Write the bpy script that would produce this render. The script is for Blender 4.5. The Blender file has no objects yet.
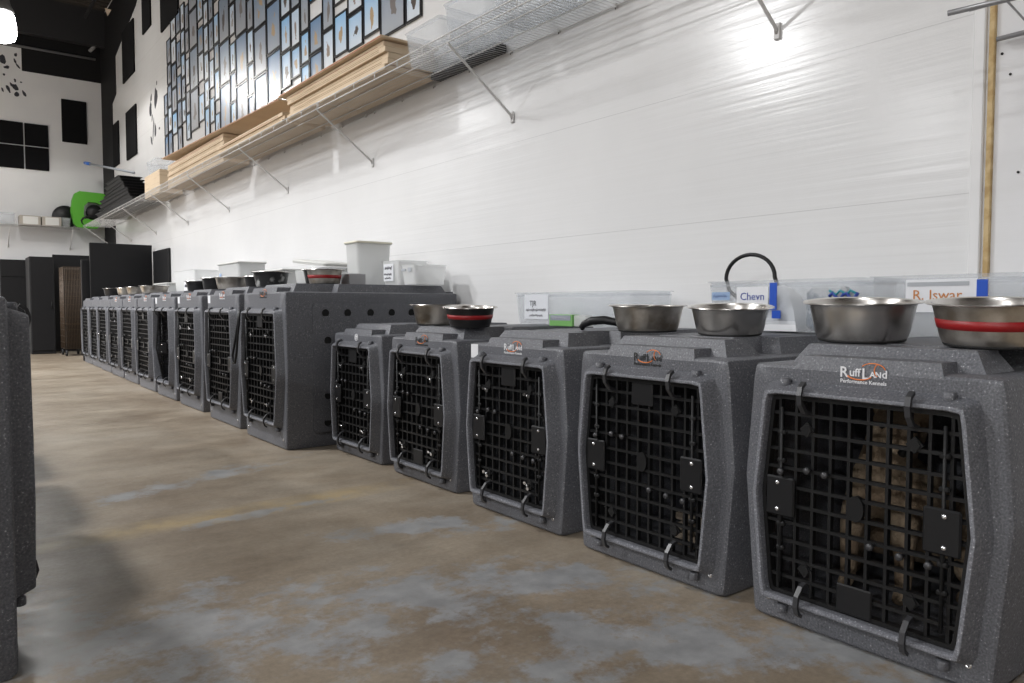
import bpy, math, random
from mathutils import Vector, Matrix
random.seed(7)
C = bpy.context.scene.collection
PI = math.pi

# ------------------------------------------------------------------ materials
MATS = {}
def mat(name, col, rough=.5, metal=0, spec=.5, bump=None, noise=None, alpha=None, emit=None, trans=0):
    if name in MATS: return MATS[name]
    m = bpy.data.materials.new(name); m.use_nodes = True
    nt = m.node_tree; b = nt.nodes['Principled BSDF']
    b.inputs['Base Color'].default_value = (*col, 1)
    b.inputs['Roughness'].default_value = rough
    b.inputs['Metallic'].default_value = metal
    b.inputs['Specular IOR Level'].default_value = spec
    if trans: b.inputs['Transmission Weight'].default_value = trans
    if alpha is not None: b.inputs['Alpha'].default_value = alpha
    if emit:
        b.inputs['Emission Color'].default_value = (*emit[0], 1)
        b.inputs['Emission Strength'].default_value = emit[1]
    tc = nt.nodes.new('ShaderNodeTexCoord')
    if noise:   # (scale, colour2, lo, hi[, stretch])
        n = nt.nodes.new('ShaderNodeTexNoise'); n.inputs['Scale'].default_value = noise[0]
        n.inputs['Detail'].default_value = 6
        mp = nt.nodes.new('ShaderNodeMapping'); nt.links.new(tc.outputs['Object'], mp.inputs[0])
        if len(noise) > 4: mp.inputs['Scale'].default_value = noise[4]
        nt.links.new(mp.outputs[0], n.inputs['Vector'])
        r = nt.nodes.new('ShaderNodeValToRGB'); nt.links.new(n.outputs['Fac'], r.inputs[0])
        r.color_ramp.elements[0].position = noise[2]; r.color_ramp.elements[0].color = (*col, 1)
        r.color_ramp.elements[1].position = noise[3]; r.color_ramp.elements[1].color = (*noise[1], 1)
        nt.links.new(r.outputs[0], b.inputs['Base Color'])
    if bump:    # (scale, strength[, stretch])
        n = nt.nodes.new('ShaderNodeTexNoise'); n.inputs['Scale'].default_value = bump[0]
        mp = nt.nodes.new('ShaderNodeMapping'); nt.links.new(tc.outputs['Object'], mp.inputs[0])
        if len(bump) > 2: mp.inputs['Scale'].default_value = bump[2]
        nt.links.new(mp.outputs[0], n.inputs['Vector'])
        k = nt.nodes.new('ShaderNodeBump'); k.inputs['Strength'].default_value = bump[1]
        k.inputs['Distance'].default_value = .01
        nt.links.new(n.outputs['Fac'], k.inputs['Height']); nt.links.new(k.outputs[0], b.inputs['Normal'])
    MATS[name] = m
    return m

def granite(name='granite_plastic', gain=1.0):
    m = bpy.data.materials.new(name); m.use_nodes = True
    nt = m.node_tree; b = nt.nodes['Principled BSDF']; L = nt.links
    tc = nt.nodes.new('ShaderNodeTexCoord')
    n1 = nt.nodes.new('ShaderNodeTexNoise'); n1.inputs['Scale'].default_value = 210; n1.inputs['Detail'].default_value = 3
    L.new(tc.outputs['Object'], n1.inputs['Vector'])
    r = nt.nodes.new('ShaderNodeValToRGB'); L.new(n1.outputs['Fac'], r.inputs[0])
    e = r.color_ramp.elements
    e[0].position = .32; e[0].color = (.070, .072, .082, 1)
    e[1].position = .74; e[1].color = (.46, .46, .48, 1)
    x = e.new(.55); x.color = (.118, .121, .134, 1)
    x = e.new(.66); x.color = (.150, .153, .168, 1)
    v = nt.nodes.new('ShaderNodeTexNoise'); v.inputs['Scale'].default_value = 5; v.inputs['Detail'].default_value = 5
    L.new(tc.outputs['Object'], v.inputs['Vector'])
    mr = nt.nodes.new('ShaderNodeMapRange'); L.new(v.outputs['Fac'], mr.inputs['Value'])
    mr.inputs['To Min'].default_value = .82*gain; mr.inputs['To Max'].default_value = 1.18*gain
    mx = nt.nodes.new('ShaderNodeMix'); mx.data_type = 'RGBA'; mx.blend_type = 'MULTIPLY'; mx.inputs['Factor'].default_value = 1
    L.new(r.outputs[0], mx.inputs['A']); L.new(mr.outputs[0], mx.inputs['B']); L.new(mx.outputs['Result'], b.inputs['Base Color'])
    b.inputs['Roughness'].default_value = .48
    k = nt.nodes.new('ShaderNodeBump'); k.inputs['Strength'].default_value = .25; k.inputs['Distance'].default_value = .003
    L.new(n1.outputs['Fac'], k.inputs['Height']); L.new(k.outputs[0], b.inputs['Normal'])
    return m

def wall_mat(name, col, seams=True):
    m = bpy.data.materials.new(name); m.use_nodes = True
    nt = m.node_tree; b = nt.nodes['Principled BSDF']; L = nt.links
    tc = nt.nodes.new('ShaderNodeTexCoord'); sx = nt.nodes.new('ShaderNodeSeparateXYZ')
    L.new(tc.outputs['Object'], sx.inputs[0])
    n = nt.nodes.new('ShaderNodeTexNoise'); n.inputs['Scale'].default_value = 1.2; n.inputs['Detail'].default_value = 5
    L.new(tc.outputs['Object'], n.inputs['Vector'])
    r = nt.nodes.new('ShaderNodeValToRGB'); L.new(n.outputs['Fac'], r.inputs[0])
    r.color_ramp.elements[0].position = .3; r.color_ramp.elements[0].color = (*[c*.93 for c in col], 1)
    r.color_ramp.elements[1].position = .7; r.color_ramp.elements[1].color = (*col, 1)
    last = r.outputs[0]
    if seams:
        a = nt.nodes.new('ShaderNodeMath'); a.operation = 'ADD'; a.inputs[1].default_value = .576*4 - 1.168
        L.new(sx.outputs['Z'], a.inputs[0])
        md = nt.nodes.new('ShaderNodeMath'); md.operation = 'MODULO'; md.inputs[1].default_value = .576
        L.new(a.outputs[0], md.inputs[0])
        lt = nt.nodes.new('ShaderNodeMath'); lt.operation = 'LESS_THAN'; lt.inputs[1].default_value = .0035
        L.new(md.outputs[0], lt.inputs[0])
        mx = nt.nodes.new('ShaderNodeMix'); mx.data_type = 'RGBA'
        L.new(lt.outputs[0], mx.inputs['Factor']); L.new(last, mx.inputs['A']); mx.inputs['B'].default_value = (.64, .64, .64, 1)
        last = mx.outputs['Result']
    L.new(last, b.inputs['Base Color'])
    b.inputs['Roughness'].default_value = .2
    b.inputs['Specular IOR Level'].default_value = .45
    mp = nt.nodes.new('ShaderNodeMapping'); mp.inputs['Scale'].default_value = (1, .35, 18)
    L.new(tc.outputs['Object'], mp.inputs[0])
    n2 = nt.nodes.new('ShaderNodeTexNoise'); n2.inputs['Scale'].default_value = 1.6; n2.inputs['Detail'].default_value = 4
    L.new(mp.outputs[0], n2.inputs['Vector'])
    k = nt.nodes.new('ShaderNodeBump'); k.inputs['Strength'].default_value = .30; k.inputs['Distance'].default_value = .005
    L.new(n2.outputs['Fac'], k.inputs['Height']); L.new(k.outputs[0], b.inputs['Normal'])
    return m

def floor_mat():
    m = bpy.data.materials.new('stained_concrete'); m.use_nodes = True
    nt = m.node_tree; b = nt.nodes['Principled BSDF']; L = nt.links
    tc = nt.nodes.new('ShaderNodeTexCoord')
    def noise(scale, det=6, rough=.6, st=(1, 1, 1), off=(0, 0, 0)):
        mp = nt.nodes.new('ShaderNodeMapping'); mp.inputs['Scale'].default_value = st; mp.inputs['Location'].default_value = off
        L.new(tc.outputs['Object'], mp.inputs[0])
        n = nt.nodes.new('ShaderNodeTexNoise'); n.inputs['Scale'].default_value = scale; n.inputs['Detail'].default_value = det
        n.inputs['Roughness'].default_value = rough; L.new(mp.outputs[0], n.inputs['Vector']); return n.outputs['Fac']
    def ramp(fac, *els):
        r = nt.nodes.new('ShaderNodeValToRGB'); L.new(fac, r.inputs[0]); e = r.color_ramp.elements
        e[0].position, e[0].color = els[0][0], (*els[0][1], 1); e[1].position, e[1].color = els[-1][0], (*els[-1][1], 1)
        for p, c in els[1:-1]:
            x = e.new(p); x.color = (*c, 1)
        return r.outputs[0]
    def mix(f, a, bb, mode='MIX'):
        x = nt.nodes.new('ShaderNodeMix'); x.data_type = 'RGBA'; x.blend_type = mode
        for s, v in (('Factor', f), ('A', a), ('B', bb)):
            if isinstance(v, (int, float)): x.inputs[s].default_value = v
            elif isinstance(v, tuple): x.inputs[s].default_value = (*v, 1)
            else: L.new(v, x.inputs[s])
        return x.outputs['Result']
    def mth(op, a, bb=None, clamp=False):
        x = nt.nodes.new('ShaderNodeMath'); x.operation = op; x.use_clamp = clamp
        for i, v in enumerate((a, bb)):
            if v is None: continue
            if isinstance(v, (int, float)): x.inputs[i].default_value = v
            else: L.new(v, x.inputs[i])
        return x.outputs[0]
    def ellipse(cx, cy, rx, ry, ang=0, soft=1.0):   # 1 in the middle, 0 outside
        mp = nt.nodes.new('ShaderNodeMapping'); mp.vector_type = 'TEXTURE'
        mp.inputs['Location'].default_value = (cx, cy, 0); mp.inputs['Rotation'].default_value = (0, 0, ang)
        mp.inputs['Scale'].default_value = (rx, ry, 1e3)
        L.new(tc.outputs['Object'], mp.inputs[0])
        ln = nt.nodes.new('ShaderNodeVectorMath'); ln.operation = 'LENGTH'; L.new(mp.outputs[0], ln.inputs[0])
        return mth('SUBTRACT', 1.0, ln.outputs['Value'])
    base = ramp(noise(1.1, 8, .65), (.3, (.170, .130, .092)), (.5, (.27, .226, .175)), (.72, (.37, .33, .275)))
    streak = ramp(noise(6, 8, .7, (.35, 1, 1)), (.3, (.8, .78, .75)), (.7, (1.15, 1.13, 1.1)))
    base = mix(1.0, base, streak, 'MULTIPLY')
    fine = ramp(noise(60, 5, .7), (.3, (.78, .78, .78)), (.7, (1.15, 1.15, 1.15)))
    base = mix(.8, base, fine, 'MULTIPLY')
    # worn yellow line across the aisle
    yl = ellipse(.85, 2.92, 1.15, .11, .03)
    yf = mth('MULTIPLY', mth('MULTIPLY', mth('GREATER_THAN', yl, 0.0), mth('ADD', yl, .35, True)), ramp(noise(4, 6, .7, off=(3, 1, 0)), (.38, (0, 0, 0)), (.6, (1, 1, 1))))
    base = mix(mth('MULTIPLY', yf, .75), base, (.40, .30, .155))
    # chipped blue-grey paint
    cand = None
    for (cx, cy, rx, ry, a) in [(.45, 1.85, .62, .36, -.2), (.95, 1.8, .5, .22, -.3), (1.45, 1.62, .55, .16, -.75), (1.35, 1.15, .5, .25, -.7),
                                (1.75, .75, .5, .2, -.8), (.1, 2.1, .35, .4, 0), (1.4, 2.3, .35, .12, -.4), (1.0, 2.85, .3, .05, .1), (.95, 3.6, .6, .1, .4), (.6, 1.2, .8, .3, 0)]:
        e = ellipse(cx, cy, rx, ry, a)
        cand = e if cand is None else mth('MAXIMUM', cand, e)
    bn = noise(5.5, 9, .72, off=(1, 5, 0))
    f = mth('ADD', mth('MULTIPLY', cand, .16), bn)
    bf = ramp(mth('ADD', f, mth('MULTIPLY', noise(38, 6, .8, off=(4, 4, 0)), .16)), (.60, (0, 0, 0)), (.70, (1, 1, 1)))
    inside = mth('GREATER_THAN', cand, -.25)
    bf = mth('MULTIPLY', bf, inside)
    base = mix(mth('MULTIPLY', bf, .78), base, ramp(noise(14), (.3, (.21, .225, .24)), (.7, (.34, .355, .37))))
    # green flecks, dark spots
    gf = ramp(noise(26, 6, .7, off=(9, 0, 0)), (.66, (0, 0, 0)), (.72, (1, 1, 1)))
    gz = mth('MULTIPLY', gf, mth('GREATER_THAN', ellipse(1.35, 1.9, .5, .6, 0), 0))
    base = mix(mth('MULTIPLY', gz, .45), base, (.22, .30, .22))
    L.new(base, b.inputs['Base Color'])
    rr = ramp(noise(7, 8, .7), (.3, (.3, .3, .3)), (.7, (.5, .5, .5)))
    L.new(rr, b.inputs['Roughness'])
    k = nt.nodes.new('ShaderNodeBump'); k.inputs['Strength'].default_value = .15; k.inputs['Distance'].default_value = .003
    L.new(noise(45, 6, .7), k.inputs['Height']); L.new(k.outputs[0], b.inputs['Normal'])
    return m

def plastic_clear(name, col, a):
    m = bpy.data.materials.new(name); m.use_nodes = True
    nt = m.node_tree; b = nt.nodes['Principled BSDF']; L = nt.links
    b.inputs['Base Color'].default_value = (*col, 1); b.inputs['Roughness'].default_value = .35
    tr = nt.nodes.new('ShaderNodeBsdfTransparent'); tr.inputs[0].default_value = (.94, .95, .96, 1)
    tl = nt.nodes.new('ShaderNodeBsdfTranslucent'); tl.inputs[0].default_value = (*col, 1)
    m1 = nt.nodes.new('ShaderNodeMixShader'); m1.inputs[0].default_value = .45
    L.new(b.outputs[0], m1.inputs[1]); L.new(tl.outputs[0], m1.inputs[2])
    m2 = nt.nodes.new('ShaderNodeMixShader'); m2.inputs[0].default_value = a
    L.new(tr.outputs[0], m2.inputs[1]); L.new(m1.outputs[0], m2.inputs[2])
    L.new(m2.outputs[0], nt.nodes['Material Output'].inputs[0])
    return m

def photo_mat(name, c_lo, c_hi, fig):
    m = bpy.data.materials.new(name); m.use_nodes = True
    nt = m.node_tree; b = nt.nodes['Principled BSDF']; L = nt.links
    tc = nt.nodes.new('ShaderNodeTexCoord'); oi = nt.nodes.new('ShaderNodeObjectInfo')
    sx = nt.nodes.new('ShaderNodeSeparateXYZ'); L.new(tc.outputs['Generated'], sx.inputs[0])
    r = nt.nodes.new('ShaderNodeValToRGB'); L.new(sx.outputs['Z'], r.inputs[0])
    r.color_ramp.elements[0].color = (*c_lo, 1); r.color_ramp.elements[1].color = (*c_hi, 1)
    hs = nt.nodes.new('ShaderNodeHueSaturation'); L.new(r.outputs[0], hs.inputs['Color'])
    mr = nt.nodes.new('ShaderNodeMapRange'); L.new(oi.outputs['Random'], mr.inputs['Value'])
    mr.inputs['To Min'].default_value = .5; mr.inputs['To Max'].default_value = 1.5
    L.new(mr.outputs[0], hs.inputs['Saturation'])
    # a dog-like blotch in the middle of the sheet
    ad = nt.nodes.new('ShaderNodeVectorMath'); ad.operation = 'MULTIPLY_ADD'
    cb = nt.nodes.new('ShaderNodeCombineXYZ')
    for i in range(3): L.new(oi.outputs['Random'], cb.inputs[i])
    L.new(cb.outputs[0], ad.inputs[0]); ad.inputs[1].default_value = (40, 40, 40); L.new(tc.outputs['Generated'], ad.inputs[2])
    n = nt.nodes.new('ShaderNodeTexNoise'); n.inputs['Scale'].default_value = 3.5; n.inputs['Detail'].default_value = 3; L.new(ad.outputs[0], n.inputs['Vector'])
    mp = nt.nodes.new('ShaderNodeMapping'); mp.vector_type = 'TEXTURE'; mp.inputs['Location'].default_value = (.5, .5, .45); mp.inputs['Scale'].default_value = (1000, .24, .36)
    L.new(tc.outputs['Generated'], mp.inputs[0])
    ln = nt.nodes.new('ShaderNodeVectorMath'); ln.operation = 'LENGTH'; L.new(mp.outputs[0], ln.inputs[0])
    a = nt.nodes.new('ShaderNodeMath'); a.operation = 'MULTIPLY_ADD'; L.new(n.outputs['Fac'], a.inputs[0]); a.inputs[1].default_value = -2.6; a.inputs[2].default_value = 1.6
    s = nt.nodes.new('ShaderNodeMath'); s.operation = 'ADD'; L.new(ln.outputs['Value'], s.inputs[0]); L.new(a.outputs[0], s.inputs[1])
    lt = nt.nodes.new('ShaderNodeMath'); lt.operation = 'LESS_THAN'; lt.inputs[1].default_value = .85; L.new(s.outputs[0], lt.inputs[0])
    fr = nt.nodes.new('ShaderNodeValToRGB'); L.new(oi.outputs['Random'], fr.inputs[0]); fr.color_ramp.interpolation = 'CONSTANT'
    fr.color_ramp.elements[0].color = (*fig, 1); fr.color_ramp.elements[1].position = .4; fr.color_ramp.elements[1].color = (.10, .08, .07, 1)
    x = fr.color_ramp.elements.new(.7); x.color = (.45, .33, .2, 1)
    mx = nt.nodes.new('ShaderNodeMix'); mx.data_type = 'RGBA'; L.new(lt.outputs[0], mx.inputs['Factor'])
    L.new(hs.outputs[0], mx.inputs['A']); L.new(fr.outputs[0], mx.inputs['B'])
    L.new(mx.outputs['Result'], b.inputs['Base Color'])
    b.inputs['Roughness'].default_value = .33
    return m

GR = granite()
GRL = granite('pale_granite_plastic', 1.55)
BLK = mat('black_plastic', (.009, .009, .010), .42, spec=.35)
BLK2 = mat('black_grid_plastic', (.009, .009, .0095), .45, spec=.3)
HOOK = mat('hook_plastic', (.035, .035, .038), .35)
STEEL = mat('brushed_steel', (.74, .72, .69), .27, 1, noise=(9, (.55, .52, .48), .35, .7))
STEEL2 = mat('worn_steel', (.66, .62, .56), .33, 1, noise=(14, (.34, .29, .23), .45, .7))
ZINC = mat('zinc', (.75, .75, .76), .25, 1)
BOWLBLK = mat('black_enamel', (.012, .012, .013), .32)
BOWLWORN = mat('worn_black_enamel', (.014, .014, .015), .4, noise=(16, (.35, .35, .34), .56, .7))
RED = mat('red_band', (.30, .008, .010), .4)
RUBBER = mat('rubber', (.012, .012, .012), .7)
WHITEP = mat('white_plastic', (.72, .72, .69), .35)
CREAM = mat('cream_plastic', (.74, .71, .58), .45)
WIREW = mat('white_wire_coating', (.62, .61, .6), .35)
CLEAR = plastic_clear('clear_tub_plastic', (.93, .94, .95), .22)
MILKY = plastic_clear('milky_tub_plastic', (.95, .95, .94), .55)
PAPER = mat('paper', (.78, .79, .82), .6)
TAPEB = mat('blue_tape', (.01, .08, .5), .45)
INKB = mat('blue_ink', (.02, .05, .30), .6)
INKR = mat('brown_ink', (.55, .22, .06), .6)
INKK = mat('black_ink', (.03, .03, .04), .6)
CARD = mat('cardboard', (.56, .42, .28), .8, noise=(3, (.63, .49, .34), .35, .65))
CARDE = mat('cardboard_side', (.64, .51, .36), .8, noise=(1, (.42, .30, .19), .55, .75, (2, 3, 120)))
CARDR = mat('cardboard_flap_edge', (.33, .10, .06), .8)
WHITE_WALL = wall_mat('white_panel_wall', (.80, .80, .80))
WHITE_WALL2 = wall_mat('white_panel_wall_plain', (.80, .80, .81), False)
FAR_WALL = mat('white_painted_wall', (.76, .76, .76), .45, noise=(2, (.70, .70, .71), .3, .7))
BLACKW = mat('black_wall_paint', (.011, .011, .012), .7, spec=.2)
PANEL = mat('black_acoustic_panel', (.007, .007, .008), .9, spec=.15)
CEIL = mat('dark_corrugated_ceiling', (.05, .042, .036), .7)
STEELB = mat('dark_beam', (.02, .02, .022), .5)
TAN = mat('tan_foam_strip', (.48, .33, .15), .8, noise=(30, (.62, .47, .25), .4, .6))
LOGOW = mat('logo_white', (.72, .72, .74), .5)
LOGOO = mat('logo_orange', (.75, .20, .04), .5)
LOGOK = mat('logo_dark', (.02, .02, .02), .5)
GREEN = mat('green_plastic', (.10, .42, .03), .45)
BLUEP = mat('blue_plastic', (.02, .14, .55), .4)
CABIN = mat('black_cabinet_paint', (.009, .009, .010), .5, spec=.3)
BRONZE = mat('bronze_wire', (.06, .04, .025), .5, .3)
FRAME = mat('black_picture_frame', (.012, .012, .014), .3)
PH = [photo_mat('photo_pale_blue', (.70, .75, .80), (.48, .66, .86), (.30, .24, .20)),
      photo_mat('photo_vivid_blue', (.12, .38, .75), (.02, .10, .45), (.35, .22, .10)),
      photo_mat('photo_grey', (.40, .43, .47), (.25, .33, .45), (.20, .18, .17))]

# ------------------------------------------------------------------ mesh builder
class MB:
    def __init__(s): s.v = []; s.f = []; s.mi = []; s.mats = []; s.sm = []
    def m(s, material):
        if material not in s.mats: s.mats.append(material)
        return s.mats.index(material)
    def add(s, vs, fs, material, M=None, smooth=False):
        o = len(s.v); k = s.m(material)
        for v in vs:
            v = Vector(v)
            s.v.append(tuple(M @ v) if M is not None else tuple(v))
        for f in fs:
            s.f.append([o+i for i in f]); s.mi.append(k); s.sm.append(smooth)
        return s
    def box(s, a, b, material, M=None, ch=0):
        x0, y0, z0 = a; x1, y1, z1 = b
        if ch:
            c = min(ch, (x1-x0)*.49, (y1-y0)*.49, (z1-z0)*.49)
            vs = []; idx = {}
            for ix in (0, 1):
                for iy in (0, 1):
                    for iz in (0, 1):
                        p = ((x0, x1)[ix], (y0, y1)[iy], (z0, z1)[iz]); d = (1-2*ix, 1-2*iy, 1-2*iz)
                        for ax in range(3):
                            q = list(p)
                            for a2 in range(3):
                                if a2 != ax: q[a2] += d[a2]*c
                            idx[(ix, iy, iz, ax)] = len(vs); vs.append(q)
            fs = []
            def quad(ids):
                pts = [Vector(vs[i]) for i in ids]; ctr = sum(pts, Vector())/len(pts)
                n = (pts[1]-pts[0]).cross(pts[2]-pts[1]); mid = Vector(((x0+x1)/2, (y0+y1)/2, (z0+z1)/2))
                fs.append(ids if n.dot(ctr-mid) > 0 else ids[::-1])
            for ax in range(3):
                o1, o2 = [i for i in range(3) if i != ax]
                for sgn in (0, 1):
                    ids = []
                    for (u, w) in ((0, 0), (1, 0), (1, 1), (0, 1)):
                        k = [0, 0, 0]; k[ax] = sgn; k[o1] = u; k[o2] = w
                        ids.append(idx[(*k, ax)])
                    quad(ids)
                for u in (0, 1):       # edges parallel to ax
                    for w in (0, 1):
                        a0 = [0, 0, 0]; a0[o1] = u; a0[o2] = w; a1 = a0[:]; a1[ax] = 1
                        quad([idx[(*a0, o1)], idx[(*a1, o1)], idx[(*a1, o2)], idx[(*a0, o2)]])
            for ix in (0, 1):
                for iy in (0, 1):
                    for iz in (0, 1): quad([idx[(ix, iy, iz, q)] for q in range(3)])
            return s.add(vs, fs, material, M)
        vs = [(x0, y0, z0), (x1, y0, z0), (x1, y1, z0), (x0, y1, z0), (x0, y0, z1), (x1, y0, z1), (x1, y1, z1), (x0, y1, z1)]
        return s.add(vs, [(0, 3, 2, 1), (4, 5, 6, 7), (0, 1, 5, 4), (1, 2, 6, 5), (2, 3, 7, 6), (3, 0, 4, 7)], material, M)
    def loft(s, loops, material, M=None, cap0=True, cap1=True, smooth=False):
        n = len(loops[0]); vs = [p for l in loops for p in l]; fs = []
        for i in range(len(loops)-1):
            for j in range(n):
                k = (j+1) % n
                fs.append((i*n+j, i*n+k, (i+1)*n+k, (i+1)*n+j))
        if cap0: fs.append(tuple(range(n))[::-1])
        if cap1: fs.append(tuple((len(loops)-1)*n+j for j in range(n)))
        return s.add(vs, fs, material, M, smooth)
    def frustum(s, a, b, z0, z1, ch, material, M=None):   # box with sloped sides
        (x0, y0), (x1, y1) = a, b
        return s.loft([[(x0, y0, z0), (x1, y0, z0), (x1, y1, z0), (x0, y1, z0)],
                       [(x0+ch, y0+ch, z1), (x1-ch, y0+ch, z1), (x1-ch, y1-ch, z1), (x0+ch, y1-ch, z1)]], material, M)
    def tube(s, pts, r, material, n=8, M=None, closed=False, smooth=True):
        pts = [Vector(p) for p in pts]; loops = []
        up = None; N = len(pts)
        for i, p in enumerate(pts):
            if closed: t = pts[(i+1) % N]-pts[i-1]
            else: t = pts[min(i+1, N-1)]-pts[max(i-1, 0)]
            t.normalize()
            if up is None:
                up = Vector((0, 0, 1)) if abs(t.z) < .9 else Vector((1, 0, 0))
            a = (up - t*up.dot(t)).normalized(); b = t.cross(a); up = a
            rr = r[i] if isinstance(r, (list, tuple)) else r
            loops.append([p+a*math.cos(2*PI*k/n)*rr+b*math.sin(2*PI*k/n)*rr for k in range(n)])
        if closed:
            loops.append(loops[0]); return s.loft(loops, material, M, False, False, smooth)
        return s.loft(loops, material, M, True, True, smooth)
    def lathe(s, prof, material, c=(0, 0, 0), n=40, M=None, smooth=True, wob=0, caps=True):
        loops = []
        for (r, z) in prof:
            l = []
            for k in range(n):
                a = 2*PI*k/n
                w = wob*math.sin(2*a+1.3)*(r if z else 0)
                l.append((c[0]+math.cos(a)*r, c[1]+math.sin(a)*r, c[2]+z+w*max(0, z)*8))
            loops.append(l)
        return s.loft(loops, material, M, caps and prof[0][0] > 1e-5, caps and prof[-1][0] > 1e-5, smooth)
    def poly(s, pts, x0, x1, material, axis=0, M=None):   # prism along an axis
        def P(p, x):
            return {0: (x, p[0], p[1]), 1: (p[0], x, p[1]), 2: (p[0], p[1], x)}[axis]
        return s.loft([[P(p, x0) for p in pts], [P(p, x1) for p in pts]], material, M)
    def build(s, name, parent=None, loc=None, autos=False):
        me = bpy.data.meshes.new(name); me.from_pydata(s.v, [], s.f)
        for k in s.mats: me.materials.append(k)
        me.polygons.foreach_set('material_index', s.mi)
        me.polygons.foreach_set('use_smooth', s.sm)
        me.update()
        import bmesh
        bm = bmesh.new(); bm.from_mesh(me); bmesh.ops.recalc_face_normals(bm, faces=bm.faces); bm.to_mesh(me); bm.free()
        if autos:
            me.polygons.foreach_set('use_smooth', [True]*len(me.polygons))
            try: me.set_sharp_from_angle(angle=math.radians(autos if autos is not True else 35))
            except Exception: pass
        o = bpy.data.objects.new(name, me); C.objects.link(o)
        if parent: o.parent = parent
        if loc: o.location = loc
        return o

def tag(o, label, cat, group=None, kind=None):
    o['label'] = label; o['category'] = cat
    if group: o['group'] = group
    if kind: o['kind'] = kind
    return o
def thing(name, label, cat, loc, rz=0, group=None):
    o = bpy.data.objects.new(name, None); C.objects.link(o); o.location = loc; o.rotation_euler = (0, 0, rz)
    return tag(o, label, cat, group)
def struct(o, name=None):
    o['kind'] = 'structure'
    return o

def rpoly(poly, r, seg=4):
    out = []; n = len(poly)
    for i in range(n):
        p = Vector(poly[i]); a = Vector(poly[i-1])-p; b = Vector(poly[(i+1) % n])-p
        la, lb = a.length, b.length; a.normalize(); b.normalize()
        ang = a.angle(b); rr = r[i] if isinstance(r, (list, tuple)) else r
        d = min(rr/math.tan(ang/2), la*.45, lb*.45)
        if ang > math.radians(172) or rr == 0: out.append(tuple(p)); continue
        p0 = p+a*d; p1 = p+b*d
        for k in range(seg+1):
            t = k/seg; out.append(tuple(p0*(1-t)**2+p*2*t*(1-t)+p1*t*t))
    return out
def inset(poly, d):     # convex polygon, counter clockwise
    n = len(poly); out = []
    for i in range(n):
        p = Vector(poly[i]); a = Vector(poly[i-1]); b = Vector(poly[(i+1) % n])
        e1 = (p-a).normalized(); e2 = (b-p).normalized()
        n1 = Vector((-e1.y, e1.x)); n2 = Vector((-e2.y, e2.x))
        k = (n1+n2); k = k/ max(1e-6, k.length_squared)*2
        out.append(tuple(p+k*d))
    return out
def radial(poly, ctr, th):
    d = Vector((math.cos(th), math.sin(th))); c = Vector(ctr); best = 0; n = len(poly)
    for i in range(n):
        a = Vector(poly[i])-c; b = Vector(poly[(i+1) % n])-c; e = b-a
        den = d.x*e.y-d.y*e.x
        if abs(den) < 1e-9: continue
        t = (a.x*e.y-a.y*e.x)/den; u = (a.x*d.y-a.y*d.x)/den
        if t > 0 and -1e-6 <= u <= 1+1e-6: best = max(best, t)
    return tuple(c+d*best)
def span_at(poly, v, axis):   # extent of polygon along the other axis at value v
    xs = []; n = len(poly); o = 1-axis
    for i in range(n):
        a = poly[i]; b = poly[(i+1) % n]
        if (a[axis]-v)*(b[axis]-v) <= 0 and abs(a[axis]-b[axis]) > 1e-9:
            t = (v-a[axis])/(b[axis]-a[axis]); xs.append(a[o]+t*(b[o]-a[o]))
    return (min(xs), max(xs)) if xs else (0, 0)

# ------------------------------------------------------------------ lettering
TXT = {}
def text_mesh(s, size, bold=0):
    key = (s, size, bold)
    if key in TXT: return TXT[key]
    cu = bpy.data.curves.new('t', 'FONT'); cu.body = s; cu.size = size; cu.extrude = .0004; cu.offset = bold; cu.resolution_u = 2
    ob = bpy.data.objects.new('t', cu); C.objects.link(ob); bpy.context.view_layer.update()
    me = bpy.data.meshes.new_from_object(ob)
    vs = [tuple(v.co) for v in me.vertices]; fs = [tuple(p.vertices) for p in me.polygons]
    bpy.data.objects.remove(ob); bpy.data.curves.remove(cu); bpy.data.meshes.remove(me)
    w = max([v[0] for v in vs] + [0])
    TXT[key] = (vs, fs, w); return TXT[key]
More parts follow.
